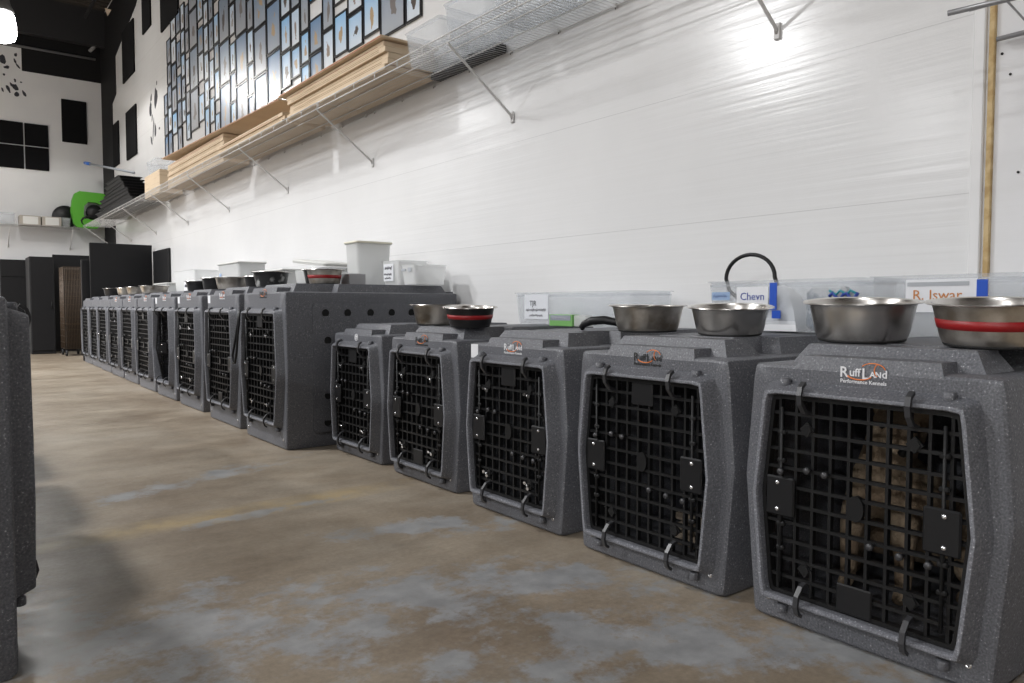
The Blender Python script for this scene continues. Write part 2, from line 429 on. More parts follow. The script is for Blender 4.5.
# text plane seen from -X: text x -> -Y, text y -> Z, depth -> -X
def TM(x, y, z, sc=1):
    return Matrix.Translation((x, y, z)) @ Matrix(((0, 0, -1, 0), (-1, 0, 0, 0), (0, 1, 0, 0), (0, 0, 0, 1))) @ Matrix.Scale(sc, 4)
def logo(parent, x, y, z, w, wm, style='full'):
    mb = MB(); cur = 0
    if style == 'emblem':
        for rr in (.017, .009):
            mb.tube([(x-.001, y+math.cos(a)*rr, z+math.sin(a)*rr) for a in [i*2*PI/20 for i in range(20)]], .0022, wm, 5, closed=True)
        mb.tube([(x-.001, y-.02, z-.012), (x-.001, y+.014, z+.014)], .002, wm, 5)
        return mb.build('logo', parent)
    pieces = [('R', .042, 0), ('uff', .031, 0.004), ('L', .042, -.002), ('AN', .022, .004), ('d', .030, .004)]
    tot = sum(text_mesh(a, b, .0006)[2]+.002 for a, b, c in pieces); k = w/tot
    for a, b, dz in pieces:
        vs, fs, ww = text_mesh(a, b, .0006)
        mb.add(vs, fs, wm, TM(x-.0006, y+w/2-cur*k, z+dz*k, k)); cur += ww+.002
    vs, fs, ww = text_mesh('Performance Kennels', .016, .0003)
    mb.add(vs, fs, wm, TM(x-.0006, y+w/2-.002, z-.016*k, w/ww*.96))
    n = 14    # dotted orange swoosh through the word
    def arc(a0, a1, cx, cz, rx, rz):
        return [(x-.0004, y+cx*w+rx*w*math.cos(a0+(a1-a0)*i/n), z+cz*w+rz*w*math.sin(a0+(a1-a0)*i/n)) for i in range(n+1)]
    mb.tube(arc(.5, 3.0, -.20, .17, .25, .14), .0013*k*1.2, LOGOO, 5)
    mb.tube(arc(3.6, 5.8, .08, .09, .28, .13), .0016*k*1.2, LOGOO, 5)
    mb.tube(arc(-1.2, 1.2, -.33, .17, .1, .13), .0012*k*1.2, LOGOO, 5)
    return mb.build('logo', parent)

# ------------------------------------------------------------------ dog kennels
def ellipse_pts(cx, cz, rx, rz, n=16): return [(cx+rx*math.cos(2*PI*i/n), cz+rz*math.sin(2*PI*i/n)) for i in range(n)]

SPEC = {
 'small': dict(H=.655, D=.94, wb=.280, wm=.312, wt=.289, zm=.36, rt=(.230, .594), rm=(.257, .33), rb=(.232, .070), plat=.705, deck=.678),
 'tall':  dict(H=.880, D=1.12, wb=.325, wm=.350, wt=.335, zm=.45, rt=(.272, .765), rm=(.298, .42), rb=(.250, .132), plat=.930, deck=.905),
}
def make_kennel(label, loc, rz=0, kind='small', plate='bottom', nuts=False, logo_style=('full', 'white'), vents=False, door_open=0,
                sticker_glint=False, W=1.0, group='dog kennels in the long row along the white wall', detail=True, Hs=1.0, doorless=False, rbz=None, rtz=None):
    S = dict(SPEC[kind])
    if rtz: S['rt'] = (S['rt'][0], rtz)
    if rbz: S['rb'] = (S['rb'][0], rbz)
    S = {k: (v*W if k in ('wb', 'wm', 'wt') else v) for k, v in S.items()}
    for k in ('rt', 'rm', 'rb'): S[k] = (S[k][0]*W, S[k][1]*Hs)
    H, D = S['H']*Hs, min(S['D'], 2.66-loc[0]) if rz == 0 else S['D']; plat = H+S['plat']-S['H']; deck = H+S['deck']-S['H']; zm = S['zm']*Hs
    t = thing('dog_kennel', label, 'dog crate', loc, rz, group)
    outer = [(-S['wb'], 0), (S['wb'], 0), (S['wm'], zm), (S['wt'], H), (-S['wt'], H), (-S['wm'], zm)]
    rim = [(-S['rb'][0], S['rb'][1]), (S['rb'][0], S['rb'][1]), (S['rm'][0], S['rm'][1]), (S['rt'][0], S['rt'][1]), (-S['rt'][0], S['rt'][1]), (-S['rm'][0], S['rm'][1])]
    zc = S['rm'][1]; ctr = (0, zc)
    ro = rpoly(outer, [.012, .012, .05, .018, .018, .05], 5); rr = rpoly(rim, [.018, .018, .05, .02, .02, .05], 5)
    ins = lambda p, d: inset(p, d)
    N = 96
    ths = sorted(set([round(2*PI*i/N, 5) for i in range(N)] + [round(math.atan2(p[1]-zc, p[0]) % (2*PI), 5) for p in outer+rim]))
    def loop(poly, x): return [(x, *radial(poly, ctr, th)) for th in ths]
    rim_base = rpoly(inset(rim, -.016), .03, 5); rim_in = rpoly(inset(rim, .008), .016, 5); rim_in2 = rpoly(inset(rim, .011), .014, 5)
    loops = [loop(ro, D), loop(ro, .016), loop(rpoly(inset(outer, .004), .016, 5), .004), loop(rpoly(inset(outer, .010), .016, 5), 0.0),
             loop(rpoly(inset(rim, -.019), .03, 5), 0), loop(rim_base, -.004), loop(rpoly(inset(rim, -.004), .024, 5), -.037), loop(rr, -.042),
             loop(rpoly(inset(rim, .003), .018, 5), -.043), loop(rim_in, -.042), loop(rim_in2, -.036), loop(rim_in2, .02),
             loop(rpoly(inset(outer, .03), .03, 5), .03), loop(rpoly(inset(outer, .03), .03, 5), D-.03)]
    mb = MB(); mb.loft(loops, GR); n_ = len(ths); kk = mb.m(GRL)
    for f_ in range(7*n_, 10*n_): mb.mi[f_] = kk       # paler edge of the door rim
    # stepped roof
    wt = S['wt']
    mb.frustum((.0005, -wt*.60), (.16, wt*.60), H-.01, deck, .012, GR)
    mb.frustum((.07, -wt*.80), (.24, wt*.80), H-.01, plat-.002, .035, GR)
    mb.frustum((.19, -wt*.60), (D-.06, wt*.60), H-.01, plat, .03, GR)
    mb.frustum((.33, -wt*.82), (D-.03, wt*.82), H-.01, plat-.001, .03, GR)
    mb.frustum((D-.02, -wt*.9), (D+.0, wt*.9), H-.06, H+.01, .004, GR)
    shell = mb.build('shell', t, autos=30)
    # moulded pegs above and below the rim
    for sy in (1, -1):
        for zz, hh in ((S['rt'][1]+.004, .024), (S['rb'][1]-.038, .022)):
            p = MB(); p.lathe([(.012, 0), (.0135, .002), (.0135, hh-.003), (.010, hh)], GR, (-.012, sy*.187*W*(S['rt'][0]/.227/W), zz), 14); p.build('hinge_peg', t)
    for sy in (1, -1):
        sc = MB(); M = Matrix.Translation((.001, sy*(S['wb']-.045), .055)) @ Matrix.Rotation(-PI/2, 4, 'Y')
        sc.lathe([(.008, 0), (.0075, .003), (.003, .004), (.0026, .001), (0, .001)], ZINC, n=12, M=M); sc.build('screw', t)
    # door
    if not doorless:
        d = MB(); op = rpoly(inset(rim, .013), .014, 4)
        xo = -.012
        nx = ny = 11
        y0, y1 = span_at(op, zc, 1); zb, zt = min(p[1] for p in op), max(p[1] for p in op)
        py = (y1-y0)/nx; pz = (zt-zb)/ (11 if kind == 'small' else 14)
        M = None
        if door_open:
            M = Matrix.Translation((0, S['rm'][0]-.03, 0)) @ Matrix.Rotation(door_open, 4, 'Z') @ Matrix.Translation((0, -(S['rm'][0]-.03), 0))
        for i in range(1, nx):
            y = y0+i*py; a, b = span_at(op, y, 0); d.box((xo-.004, y-.0036, a), (xo+.010, y+.0036, b), BLK2, M)
        for i in range(1, 11 if kind == 'small' else 14):
            z = zb+i*pz; a, b = span_at(op, z, 1); d.box((xo-.006, a, z-.004), (xo+.009, b, z+.004), BLK2, M)
        inn = rpoly(inset(rim, .023), .012, 4)
        A = [[(xo+q, *radial(p, ctr, th)) for th in ths] for p, q in ((op, .012), (op, -.009), (inn, -.009), (inn, .012))]
        d.loft(A+[A[0]], BLK2, M, False, False)
        if detail:
            for sy in (1, -1):         # latch rods and bosses
                yy = sy*(y1-.055)
                d.tube([(xo-.012, yy, zb+.03), (xo-.012, yy, zt-.03)], .0045, BLK2, 6, M=M)
                for fz in (.22, .34, .66, .8): d.box((xo-.016, yy-.011, zb+(zt-zb)*fz), (xo-.003, yy+.011, zb+(zt-zb)*fz+.012), BLK2, M, .003)
            d.poly(ellipse_pts(0, zc+.005, .019, .030), xo-.012, xo+.002, BLK2, 0, M)
            for sy in (1, -1):
                for zz in (zb+(zt-zb)*.15, zb+(zt-zb)*.84):
                    d.poly(ellipse_pts(sy*.125, zz, .013, .013, 6), xo-.011, xo, BLK2, 0, M)
                    d.poly(ellipse_pts(sy*.125, zz, .019, .019, 4), xo-.008, xo, BLK2, 0, M)
        door = d.build('door', t)
        if detail:
            for sy in (1, -1):
                yy = sy*(y1-.056)
                pm = MB(); pm.box((xo-.020, yy-.038, zc-.050), (xo-.010, yy+.038, zc+.048), BLK, M, .004); pl = pm.build('latch_plate', door)
                for q in (-.033, .033):
                    MM = (M or Matrix()) @ Matrix.Translation((xo-.020, yy+sy*.006, zc+q)) @ Matrix.Rotation(-PI/2, 4, 'Y')
                    b = MB(); b.lathe([(.006, 0), (.006, .002), (.003, .004), (0, .0045)], ZINC, n=10, M=MM); b.build('bolt_head', pl)
            pzz = zb+.035 if plate == 'bottom' else zt-.045
            pm = MB(); pm.box((xo-.013, -.042, pzz-.032), (xo-.006, .042, pzz+.036), BLK, M, .003); pm.build('blank_plate', door)
            for (yy, zz) in ((.115, zc+.075), (.07, zc+.072), (-.04, zc-.07), (-.105, zc-.075), (-.165, zc-.078), (.185, zc+.062)):
                MM = (M or Matrix()) @ Matrix.Translation((xo-.006, yy*W, zz)) @ Matrix.Rotation(-PI/2, 4, 'Y')
                b = MB(); b.lathe([(.005, 0), (.005, .012), (.009, .014), (.008, .020), (0, .021)], HOOK, n=10, M=MM); b.build('slide_knob', door)
            if nuts:
                for sy in (1, -1):
                    for zz in (zb+(zt-zb)*.15, zb+(zt-zb)*.80):
                        b = MB(); c = Vector((xo-.012, sy*.125, zz)); a = random.uniform(.2, 1.2)
                        b.lathe([(.005, 0), (.005, .010), (.003, .014), (0, .015)], ZINC, n=8, M=(M or Matrix()) @ Matrix.Translation(c) @ Matrix.Rotation(-PI/2, 4, 'Y'))
                        for s2 in (1, -1):
                            b.poly(ellipse_pts(c.y+s2*.012*math.cos(a), c.z+s2*.012*math.sin(a), .008, .006, 8), c.x-.016, c.x-.012, ZINC, 0, M)
                        b.build('wing_nut', door)
    # curved clips that hold the door to the rim
    for sy in (1, -1):
        yy = sy*.125
        for top in (1, 0):
            h = MB(); zr = S['rt'][1] if top else S['rb'][1]; q = 1 if top else -1
            path = [(-.010, zr-q*.055), (-.035, zr-q*.048), (-.052, zr-q*.028), (-.056, zr-q*.006), (-.050, zr+q*.012), (-.036, zr+q*.022)]
            pts = [(x, z) for x, z in path]
            L1 = []; L2 = []
            for i, (x, z) in enumerate(pts):
                a = pts[max(0, i-1)]; b = pts[min(len(pts)-1, i+1)]; tx, tz = b[0]-a[0], b[1]-a[1]; l = math.hypot(tx, tz)
                nxn, nzn = -tz/l*.0042, tx/l*.0042
                L1.append((x+nxn, z+nzn)); L2.append((x-nxn, z-nzn))
            loops = [[(a[0], yy-.006, a[1]), (a[0], yy+.006, a[1]), (b[0], yy+.006, b[1]), (b[0], yy-.006, b[1])] for a, b in zip(L1, L2)]
            h.loft(loops, HOOK); h.build('door_hook', t)
    if logo_style:
        st, colr = logo_style
        logo(t, -.0005, 0, H-.020, .112 if kind == 'small' else .12, {'white': LOGOW, 'dark': LOGOK}[colr], st)
    if sticker_glint:  # adhesive label on the low kennel; on tall ones, corner-edge light painted white
        s2 = MB(); s2.box((-.001, S['wt']*.80, H-.060), (0, S['wt']*.97, H-.006), LOGOW); s2.build('sticker_glint', t)
    if vents:
        # raised vent panel with round holes on the near side wall (-y side)
        for sy in (-1,):
            p = MB(); zt2 = H-.065
            def yw(z): return (S['wb']+(S['wm']-S['wb'])*z/zm) if z < zm else (S['wm']+(S['wt']-S['wm'])*(z-zm)/(H-zm))
            n = 20; pl = rpoly([(.15, .085), (D-.16, .085), (D-.16, zt2), (.15, zt2)], .03, 4)
            zz = sorted(set([q[1] for q in pl]+[zm]))
            # panel built as strips that follow the bulge
            for a, b in zip(zz[:-1], zz[1:]):
                if b-a < 1e-5: continue
                l0, r0 = span_at(pl, a+1e-6 if a < .2 else a-0 if a == zm else a+1e-6, 1); l1, r1 = span_at(pl, b-1e-6, 1)
                vs = []
                for (l, r, z) in ((l0, r0, a), (l1, r1, b)):
                    for xx in (l, r):
                        for off in (-.006, .011): vs.append((xx, sy*(yw(z)+off), z))
                p.add(vs, [(0, 2, 3, 1), (4, 5, 7, 6), (1, 3, 7, 5), (0, 4, 6, 2), (0, 1, 5, 4), (2, 6, 7, 3)], GR)
            p.build('vent_panel', t)
            holes = [(x, zt2-.055) for x in (.225, .36, .505, .645, .78)] + [(.235, zt2-.21), (.235, .294), (.235, .139), (.36, .139), (.505, .139), (.645, .139), (.78, .139), (.78, zt2-.21), (.78, .294)]
            for (hx, hz) in holes:
                h = MB(); y = sy*(yw(hz)+.0116)
                h.tube([(hx+.0235*math.cos(a), y, hz+.0235*math.sin(a)) for a in [i*2*PI/20 for i in range(20)]], .002, GR, 5, closed=True)
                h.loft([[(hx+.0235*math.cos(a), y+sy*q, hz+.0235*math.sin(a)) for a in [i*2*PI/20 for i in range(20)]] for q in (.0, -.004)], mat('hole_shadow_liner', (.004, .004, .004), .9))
                h.build('vent_hole', t)
    return t

make_kennel('grey speckled kennel nearest the camera, white lettering above its door, tan dog inside', (1.68, .855, 0), kind='small', plate='bottom', logo_style=('full', 'white'))
make_kennel('grey speckled kennel second from the camera, with dark lettering above its door', (1.685, 1.512, 0), math.radians(0), plate='top', logo_style=('full', 'dark'))
make_kennel('grey kennel with white lettering, white stickered corner and black handle on its roof', (1.70, 2.185, 0), plate='top', nuts=True, logo_style=('full', 'white'), sticker_glint=True, W=.97)
make_kennel('grey low kennel under the black bowl with a red band, small dark lettering', (1.74, 2.905, 0), plate='bottom', nuts=True, logo_style=('full', 'dark'), W=.98)
make_kennel('low grey kennel with round emblem, beside the tall kennel with vent holes', (1.76, 3.600, 0), plate='top', nuts=True, logo_style=('emblem', 'white'), sticker_glint=False, W=.95)
tall = [
 ('tall grey kennel with round side vent holes and a black strap', 1.53, 4.335, dict(vents=True, nuts=True, logo_style=('full', 'dark'))),
 ('tall grey kennel directly behind the one with side vent holes', 1.56, 5.215, dict(sticker_glint=True)),
 ('tall grey kennel just before the open one, two beyond the vented one', 1.59, 6.16, dict(sticker_glint=True, nuts=True)),
 ('tall grey kennel standing with its door open', 1.605, 7.00, dict(door_open=1.25, sticker_glint=True)),
 ('tall grey kennel first beyond the one with the open door', 1.62, 7.81, {}),
 ('tall grey kennel second beyond the one with the open door', 1.64, 8.645, {}),
 ('tall grey kennel third beyond the one with the open door', 1.655, 9.45, dict(nuts=True)),
 ('tall grey kennel fourth beyond the one with the open door', 1.675, 10.27, {}),
 ('tall grey kennel last but one at the far end of the row', 1.70, 11.06, {}),
 ('tall grey kennel at the very far end of the row by the black boards', 1.715, 11.85, {}),
]
for i, (lb, x, y, kw) in enumerate(tall):
    kw = dict(kw); kw.setdefault('logo_style', ('full', 'white') if i < 7 else None)
    make_kennel(lb, (x, y, 0), kind='tall', plate='bottom' if i % 2 else 'top', detail=True, W=1.02, **kw)
# the opposite row: only its first kennel reaches into the picture, the rest stand out of frame and shade the aisle
make_kennel('grey kennel at the left edge, facing the row across the aisle', (.126, 2.215, 0), PI, kind='tall', Hs=.935, rbz=.175, rtz=.835, detail=True, nuts=False, logo_style=None, W=1.0, group='dog kennels of the opposite row')

first = [o for o in C.objects if o.name.startswith('dog_kennel')][-1]
first = [o for o in C.objects if o.get('group') == 'dog kennels of the opposite row'][0]
for k in range(9):       # its neighbours: just outside the frame, they shade the lower half of the row opposite
    r = first.copy(); C.objects.link(r); r.location = (.115-.010*k, 3.01+.79*k, 0)
    r['label'] = 'grey kennel of the opposite row, hidden beyond the one at the left edge'
    for ch in list(first.children):
        if ch.name.split('.')[0] not in ('shell', 'door'): continue
        c = ch.copy(); C.objects.link(c); c.parent = r
# strap on the vented kennel's door
m = MB()
pts = [(1.46, 4.56, .775), (1.455, 4.565, .70), (1.45, 4.60, .60), (1.445, 4.645, .50), (1.445, 4.64, .45), (1.445, 4.60, .455), (1.447, 4.575, .52), (1.452, 4.565, .62), (1.458, 4.55, .72), (1.462, 4.55, .775)]
m.tube(pts, .007, BLK, 6); tag(m.build('leash_strap'), 'black loop strap hanging on the door of the vented tall kennel', 'strap')

# ------------------------------------------------------------------ bowls
def bowl(x, y, z, r, h, style, label, tilt=(0, 0), group='metal dog bowls standing on the kennels', wob=.0):
    t = thing('dog_bowl', label, 'bowl', (x, y, z), 0, group)
    k = Vector((0, 0, 1)).cross(Vector((-x, -y, 0)).normalized())     # slightly tipped on the uneven roof
    t.rotation_euler = (Matrix.Rotation(math.radians(tilt[0]), 3, k) @ Matrix.Rotation(random.uniform(0, 6), 3, 'Z')).to_euler()
    t.location.z += math.sin(math.radians(tilt[0]))*r*.55
    outm = {'steel': STEEL, 'worn': STEEL2, 'black': BOWLBLK, 'wornblack': BOWLWORN, 'blackband': BOWLBLK, 'steelband': STEEL2}[style]
    m = MB(); n = 48
    ri = r-.014
    def prof(f): return ri*(.80+.20*f)
    zs = [(0, .80), (.06, .835), (.2, .865), (.5, .91), (.8, .955), (.93, .975)]
    outp = [(ri*.74, 0.0)]+[(ri*a, h*(.03+.97*zf)) for zf, a in zs]+[(ri*.99, h*.975)]
    rimp = [(ri*.99, h*.975), (r*.985, h*.985), (r, h), (r*.985, h+.003), (ri*1.0, h+.001)]
    inp = [(ri*1.0, h+.001), (ri*.965, h*.93), (ri*.90, h*.5), (ri*.83, h*.12), (ri*.75, h*.06), (0.0, h*.055)]
    m.lathe([(0, 0.0)]+outp, outm, n=n, wob=wob, caps=False)
    m.lathe(rimp, STEEL, n=n, wob=wob, caps=False); m.lathe(inp, STEEL, n=n, wob=wob, caps=False)
    m.build('bowl_body', t, autos=50)
    b = MB(); b.lathe([(ri*.70, -.001), (ri*.80, -.0012), (ri*.815, .004), (ri*.80, .008), (ri*.70, .004)], RUBBER, n=n); b.build('rubber_base', t)
    if 'band' in style:
        b = MB(); z0, z1 = h*.40, h*.64
        f = lambda z: ri*(.865+(.955-.865)*((z/h-.2)/.6))+.0012
        b.lathe([(f(z0)-.004, z0), (f(z0), z0+.001), (f(z1), z1-.001), (f(z1)-.004, z1)], RED, n=n); b.build('colour_band', t)
    return t
PS, PT = .7065, .9315
bowl(1.94, .676, PS, .150, .097, 'steelband', 'steel bowl with a red band on the nearest kennel, at the right edge', (4.2, 0), wob=.01)
bowl(1.95, 1.000, PS, .147, .099, 'steel', 'shiny steel bowl on the left half of the nearest kennel roof', (4.2, 0), wob=.012)
bowl(2.02, 1.466, PS, .136, .085, 'steel', 'steel bowl in front of the tub with the black hose', (4.5, 0), wob=-.012)
bowl(2.04, 1.832, PS+.002, .142, .090, 'worn', 'stained steel bowl beside the one in front of the hose tub, on the second kennel', (1.2, 0), wob=.01)
bowl(1.90, 2.755, PS, .124, .084, 'blackband', 'black bowl with a red band on the low kennel', (3.5, 0))
bowl(1.99, 3.150, PS, .150, .098, 'worn', 'stained steel bowl just behind the black bowl with the red band', (0, .0))
bowl(1.91, 4.335, PT, .122, .088, 'steelband', 'steel bowl with a red band on the tall kennel with vent holes')
bowl(2.00, 4.585, PT, .130, .098, 'black', 'black bowl touching the steel red-banded bowl on the vented tall kennel')
bowl(1.93, 5.300, PT, .138, .108, 'wornblack', 'scuffed black bowl on the first tall kennel behind the vented one')
bowl(2.05, 5.92, PT, .118, .098, 'black', 'black bowl between the scuffed black bowl and the broad steel bowl')
bowl(1.95, 6.23, PT, .150, .098, 'worn', 'broad stained steel bowl on the kennel just before the open one')
bowl(1.97, 6.80, PT+.0, .118, .110, 'black', 'black bowl beyond the broad steel bowl, on the edge of the open kennel')
bowl(1.93, 7.12, PT, .130, .090, 'black', 'black bowl on the far half of the open kennel roof')
bowl(1.93, 8.85, PT, .160, .085, 'worn', 'wide steel bowl under the lidded tub, third in the far group')
bowl(1.93, 8.38+1.30, PT, .140, .088, 'worn', 'steel bowl second from the far end of the row')
bowl(1.93, 10.30, PT, .130, .09, 'worn', 'steel bowl on the fourth kennel beyond the open one')
bowl(1.93, 11.2, PT, .130, .10, 'black', 'black bowl farthest away at the end of the row')

# ------------------------------------------------------------------ tubs and boxes
def tub(name, label, cat, x0, x1, y0, y1, z0, h, material=CLEAR, taper=.012, lid=None, group=None, rz=0):
    cx, cy = (x0+x1)/2, (y0+y1)/2; hx, hy = (x1-x0)/2, (y1-y0)/2
    t = thing(name, label, cat, (cx, cy, z0), rz, group)
    def rect(d, z): return [(px, py, z) for px, py in rpoly([(-hx+d, -hy+d), (hx-d, -hy+d), (hx-d, hy-d), (-hx+d, hy-d)], .025, 4)]
    m = MB(); T = .003
    m.loft([rect(taper+T, .004), rect(T+.002, h-.012), rect(T, h-.004), rect(-.006, h-.004), rect(-.008, h), rect(.002, h), rect(.001, h-.02), rect(.0, h-.012), rect(taper, .002), rect(taper+.004, 0)][::-1], material)
    m.build('tub_body', t, autos=40)
    if lid:
        l = MB(); l.loft([rect(-.010, 0), rect(-.012, .006), rect(-.010, .012), rect(.01, .014)], lid); o = l.build('lid', t); o.location = (0, 0, h+.001)
    return t
def label_sheet(parent, x, y0, y1, z0, z1, material=PAPER):
    m = MB(); m.box((x-.0012, y0, z0), (x, y1, z1), material); return m.build('paper_label', parent)
def scrawl(mb, s, x, y, z, size, material):
    vs, fs, w = text_mesh(s, size, 0); mb.add(vs, fs, material, TM(x, y, z))
def scribble(mb, x, y, z, w, h, material, seed=0):
    q = random.Random(seed+int(z*1000)); n = max(6, int(w/h*3.2))
    mb.tube([(x-.0008, y-w*i/n+q.uniform(-.2, .2)*w/n, z+h*.5+h*q.uniform(.15, .5)*(1 if i % 2 else -1)) for i in range(n+1)], h*.07, material, 4)
# wide tub on nearest kennel, orange handwriting
t = tub('storage_tub', 'clear wide tub with orange handwritten label, behind bowls on the nearest kennel', 'tub', 2.33, 2.62, .50, 1.170, .7065, .185, group='plastic tubs on the kennels')
ls = label_sheet(t, -.147, .030, .225, .075, .172)
m = MB(); scrawl(m, 'R. Iswar', -.1492, .205, .112, .042, INKR); m.box((-.1495, .05, .152), (-.1485, .22, .164), mat('grey_stripe', (.42, .44, .47), .6)); m.build('handwriting', ls)
b = MB(); b.box((-.151, .002, .08), (-.1475, .030, .168), TAPEB); b.build('blue_tape_strip', t)
tg = MB()
for i in range(5): tg.tube([(2.22+.05*math.cos(k*1.1+i)+.01*i, .62+.06*math.sin(k*1.3+i*2)-i*.01, .80+.012*math.sin(k*2+i)+.004) for k in range(8)], .006, STEEL2, 6)
# tub with hose
t = tub('storage_tub', 'clear tub holding a black hose, with a handwritten paper label', 'tub', 2.34, 2.62, 1.215, 1.800, .7065, .185, group='plastic tubs on the kennels')
ls = label_sheet(t, -.142, .03, .16, .085, .163)
m = MB(); scrawl(m, 'Chevn', -.1442, .145, .115, .039, INKB); m.build('handwriting', ls)
m = MB(); m.box((-.1435, .19, .115), (-.142, .27, .145), mat('pale_blue_print', (.30, .42, .62), .5)); scribble(m, -.1442, .262, .124, .06, .013, INKB); m.build('printed_label', t)
m = MB(); m.box((-.146, -.006, .08), (-.1435, .022, .175), TAPEB); m.box((-.146, -.022, .05), (-.1435, .012, .078), TAPEB); m.build('blue_tape_strip', t)
m = MB(); m.tube([(-.1455, -.20-.012*i, .125+.012*math.sin(i*1.7)) for i in range(9)], .006, INKB, 5); m.tube([(-.1455, -.20-.012*i, .137+.008*math.sin(i*2.1+1)) for i in range(9)], .004, mat('teal_ink', (.02, .25, .3), .5), 5); m.build('marker_scribble', t)
# hose
m = MB(); P = []
for i in range(25):
    a = PI*1.05*(1-i/24)
    P.append((2.44+.02*math.sin(a*2), 1.690-.125*math.cos(PI-a)*-1*-1, .885+.108*math.sin(max(0, a))))
P = [(2.44, 1.62, .76), (2.44, 1.70, .80), (2.44, 1.775, .86)] + [(2.44, 1.69+.10*math.cos(a)-.03*(1-math.cos(a))*.2, .905+.088*math.sin(a)) for a in [PI*i/16 for i in range(17)]][0:17] + [(2.44, 1.565, .87), (2.44, 1.56, .80)]
m.tube(P, .0075, BLK, 10); tag(m.build('black_hose'), 'black flexible hose looping up out of the clear tub', 'hose')
# white bag + grey patterned pouch in the tub
m = MB()
m.loft([[(2.345, 1.43, .712), (2.50, 1.43, .712), (2.50, 1.58, .712), (2.345, 1.58, .712)], [(2.36, 1.45, .78), (2.46, 1.44, .79), (2.47, 1.56, .80), (2.37, 1.57, .80)], [(2.40, 1.50, .86), (2.43, 1.50, .865), (2.43, 1.54, .875), (2.40, 1.55, .87)]], mat('white_paper_bag', (.75, .76, .78), .6))
tag(m.build('paper_bag', autos=60), 'crumpled white paper bag inside the tub with the hose', 'bag')
m = MB(); m.box((2.36, 1.27, .712), (2.44, 1.415, .865), mat('grey_blue_pouch', (.16, .20, .25), .5, noise=(9, (.62, .63, .64), .5, .54)), None, .02); tag(m.build('patterned_pouch'), 'grey and white patterned pouch beside the white paper bag in the tub', 'pouch')
# tub on third kennel
t = tub('storage_tub', 'clear tub with a black handwritten label near the small green carton', 'tub', 2.36, 2.62, 2.20, 3.02, .7065, .16, group='plastic tubs on the kennels')
ls = label_sheet(t, -.132, .145, .325, .03, .15, mat('paper2', (.70, .72, .76), .6))
m = MB(); scrawl(m, 'TJR', -.1342, .285, .095, .036, INKK); scribble(m, -.1342, .31, .066, .15, .016, INKK); scribble(m, -.1342, .285, .040, .10, .014, INKK); m.build('handwriting', ls)
# carton in front
m = MB(); m.box((2.30, 2.52, .7065), (2.35, 2.68, .760), mat('carton_green', (.18, .42, .12), .5), None, .002); o = m.build('small_carton'); tag(o, 'small green and grey carton in front of the clear tub', 'carton')
m = MB(); m.box((2.2985, 2.53, .733), (2.2998, 2.67, .757), mat('carton_grey', (.30, .32, .38), .5)); scribble(m, 2.2982, 2.66, .739, .11, .012, LOGOW); m.build('carton_print', o)
m = MB(); m.box((2.30, 2.43, .7065), (2.35, 2.51, .758), MILKY, None, .004); tag(m.build('small_jar'), 'small milky pot standing beside the green carton', 'pot')
# strap handle on kennel 3
m = MB(); P = [(2.02, 2.16, .715), (2.02, 2.145, .728), (2.03, 2.11, .742), (2.05, 2.06, .746), (2.07, 2.02, .738), (2.09, 1.985, .722), (2.12, 1.955, .714)]
m.tube(P, [.010, .014, .017, .017, .015, .011, .006], BLK, 10); m.tube([(2.02, 2.165, .712), (2.03, 2.155, .72)], .012, BLK, 8)
tag(m.build('handle_grip'), 'black curved rubber handle lying on the kennel with white lettering', 'handle')

# tubs at the back of the tall kennels
def simple_box(name, label, cat, a, b, material, ch=.004, group=None):
    m = MB(); m.box(a, b, material, None, ch); o = m.build(name); return tag(o, label, cat, group)
bt = PT+.0005
t = tub('storage_tub', 'tall white tub with a cream lid, the highest thing on the vented tall kennel', 'tub', 2.20, 2.45, 4.48, 4.66, bt, .28, MILKY, .01, CREAM, 'plastic tubs on the kennels')
t = tub('storage_tub', 'milky tub with a handwritten label beside the tall cream-lidded tub', 'tub', 2.36, 2.58, 4.22, 4.45, bt, .16, MILKY, .012, None, 'plastic tubs on the kennels')
ls = label_sheet(t, -.112, -.05, .08, .03, .14); m = MB(); scribble(m, -.1142, .06, .10, .09, .025, INKK); scribble(m, -.1142, .07, .065, .10, .018, INKK); scribble(m, -.1142, .06, .040, .08, .016, INKK); m.build('handwriting', ls)
t = tub('storage_tub', 'small clear tub at the wall end of the vented tall kennel', 'tub', 2.34, 2.58, 3.99, 4.16, bt, .125, MILKY, .012, None, 'plastic tubs on the kennels')
m = MB(); m.box((-.124, -.05, .08), (-.121, -.01, .105), mat('grey_stripe', (.4, .4, .4))); m.box((-.124, .02, .085), (-.121, .07, .10), mat('grey_stripe', (.4, .4, .4))); m.build('printed_label', t)
simple_box('grey_carton', 'low grey carton below the cream-lidded tub', 'carton', (2.05, 4.28, bt), (2.16, 4.44, bt+.07), mat('grey_card', (.36, .36, .37), .5))
t = tub('storage_tub', 'white tub under a tilted white lid, on the first tall kennel behind the vented one', 'tub', 2.18, 2.42, 4.93, 5.50, bt, .14, MILKY, .01, None, 'plastic tubs on the kennels')
m = MB(); R = Matrix.Translation((2.30, 5.20, bt+.168)) @ Matrix.Rotation(math.radians(5), 4, 'X')
m.loft([[(px, py, z) for px, py in rpoly([(-.14+d, -.30+d), (.14-d, -.30+d), (.14-d, .30-d), (-.14+d, .30-d)], .04, 5)] for z, d in ((0, 0), (.018, -.006), (.026, .002), (.030, .03))], WHITEP, R)
tag(m.build('tub_lid'), 'white lid lying tilted on top of the white tub', 'lid')
t = tub('storage_tub', 'low white tub with a flat lid behind the scuffed black bowl', 'tub', 2.20, 2.44, 5.80, 6.48, bt, .15, MILKY, .01, WHITEP, 'plastic tubs on the kennels')
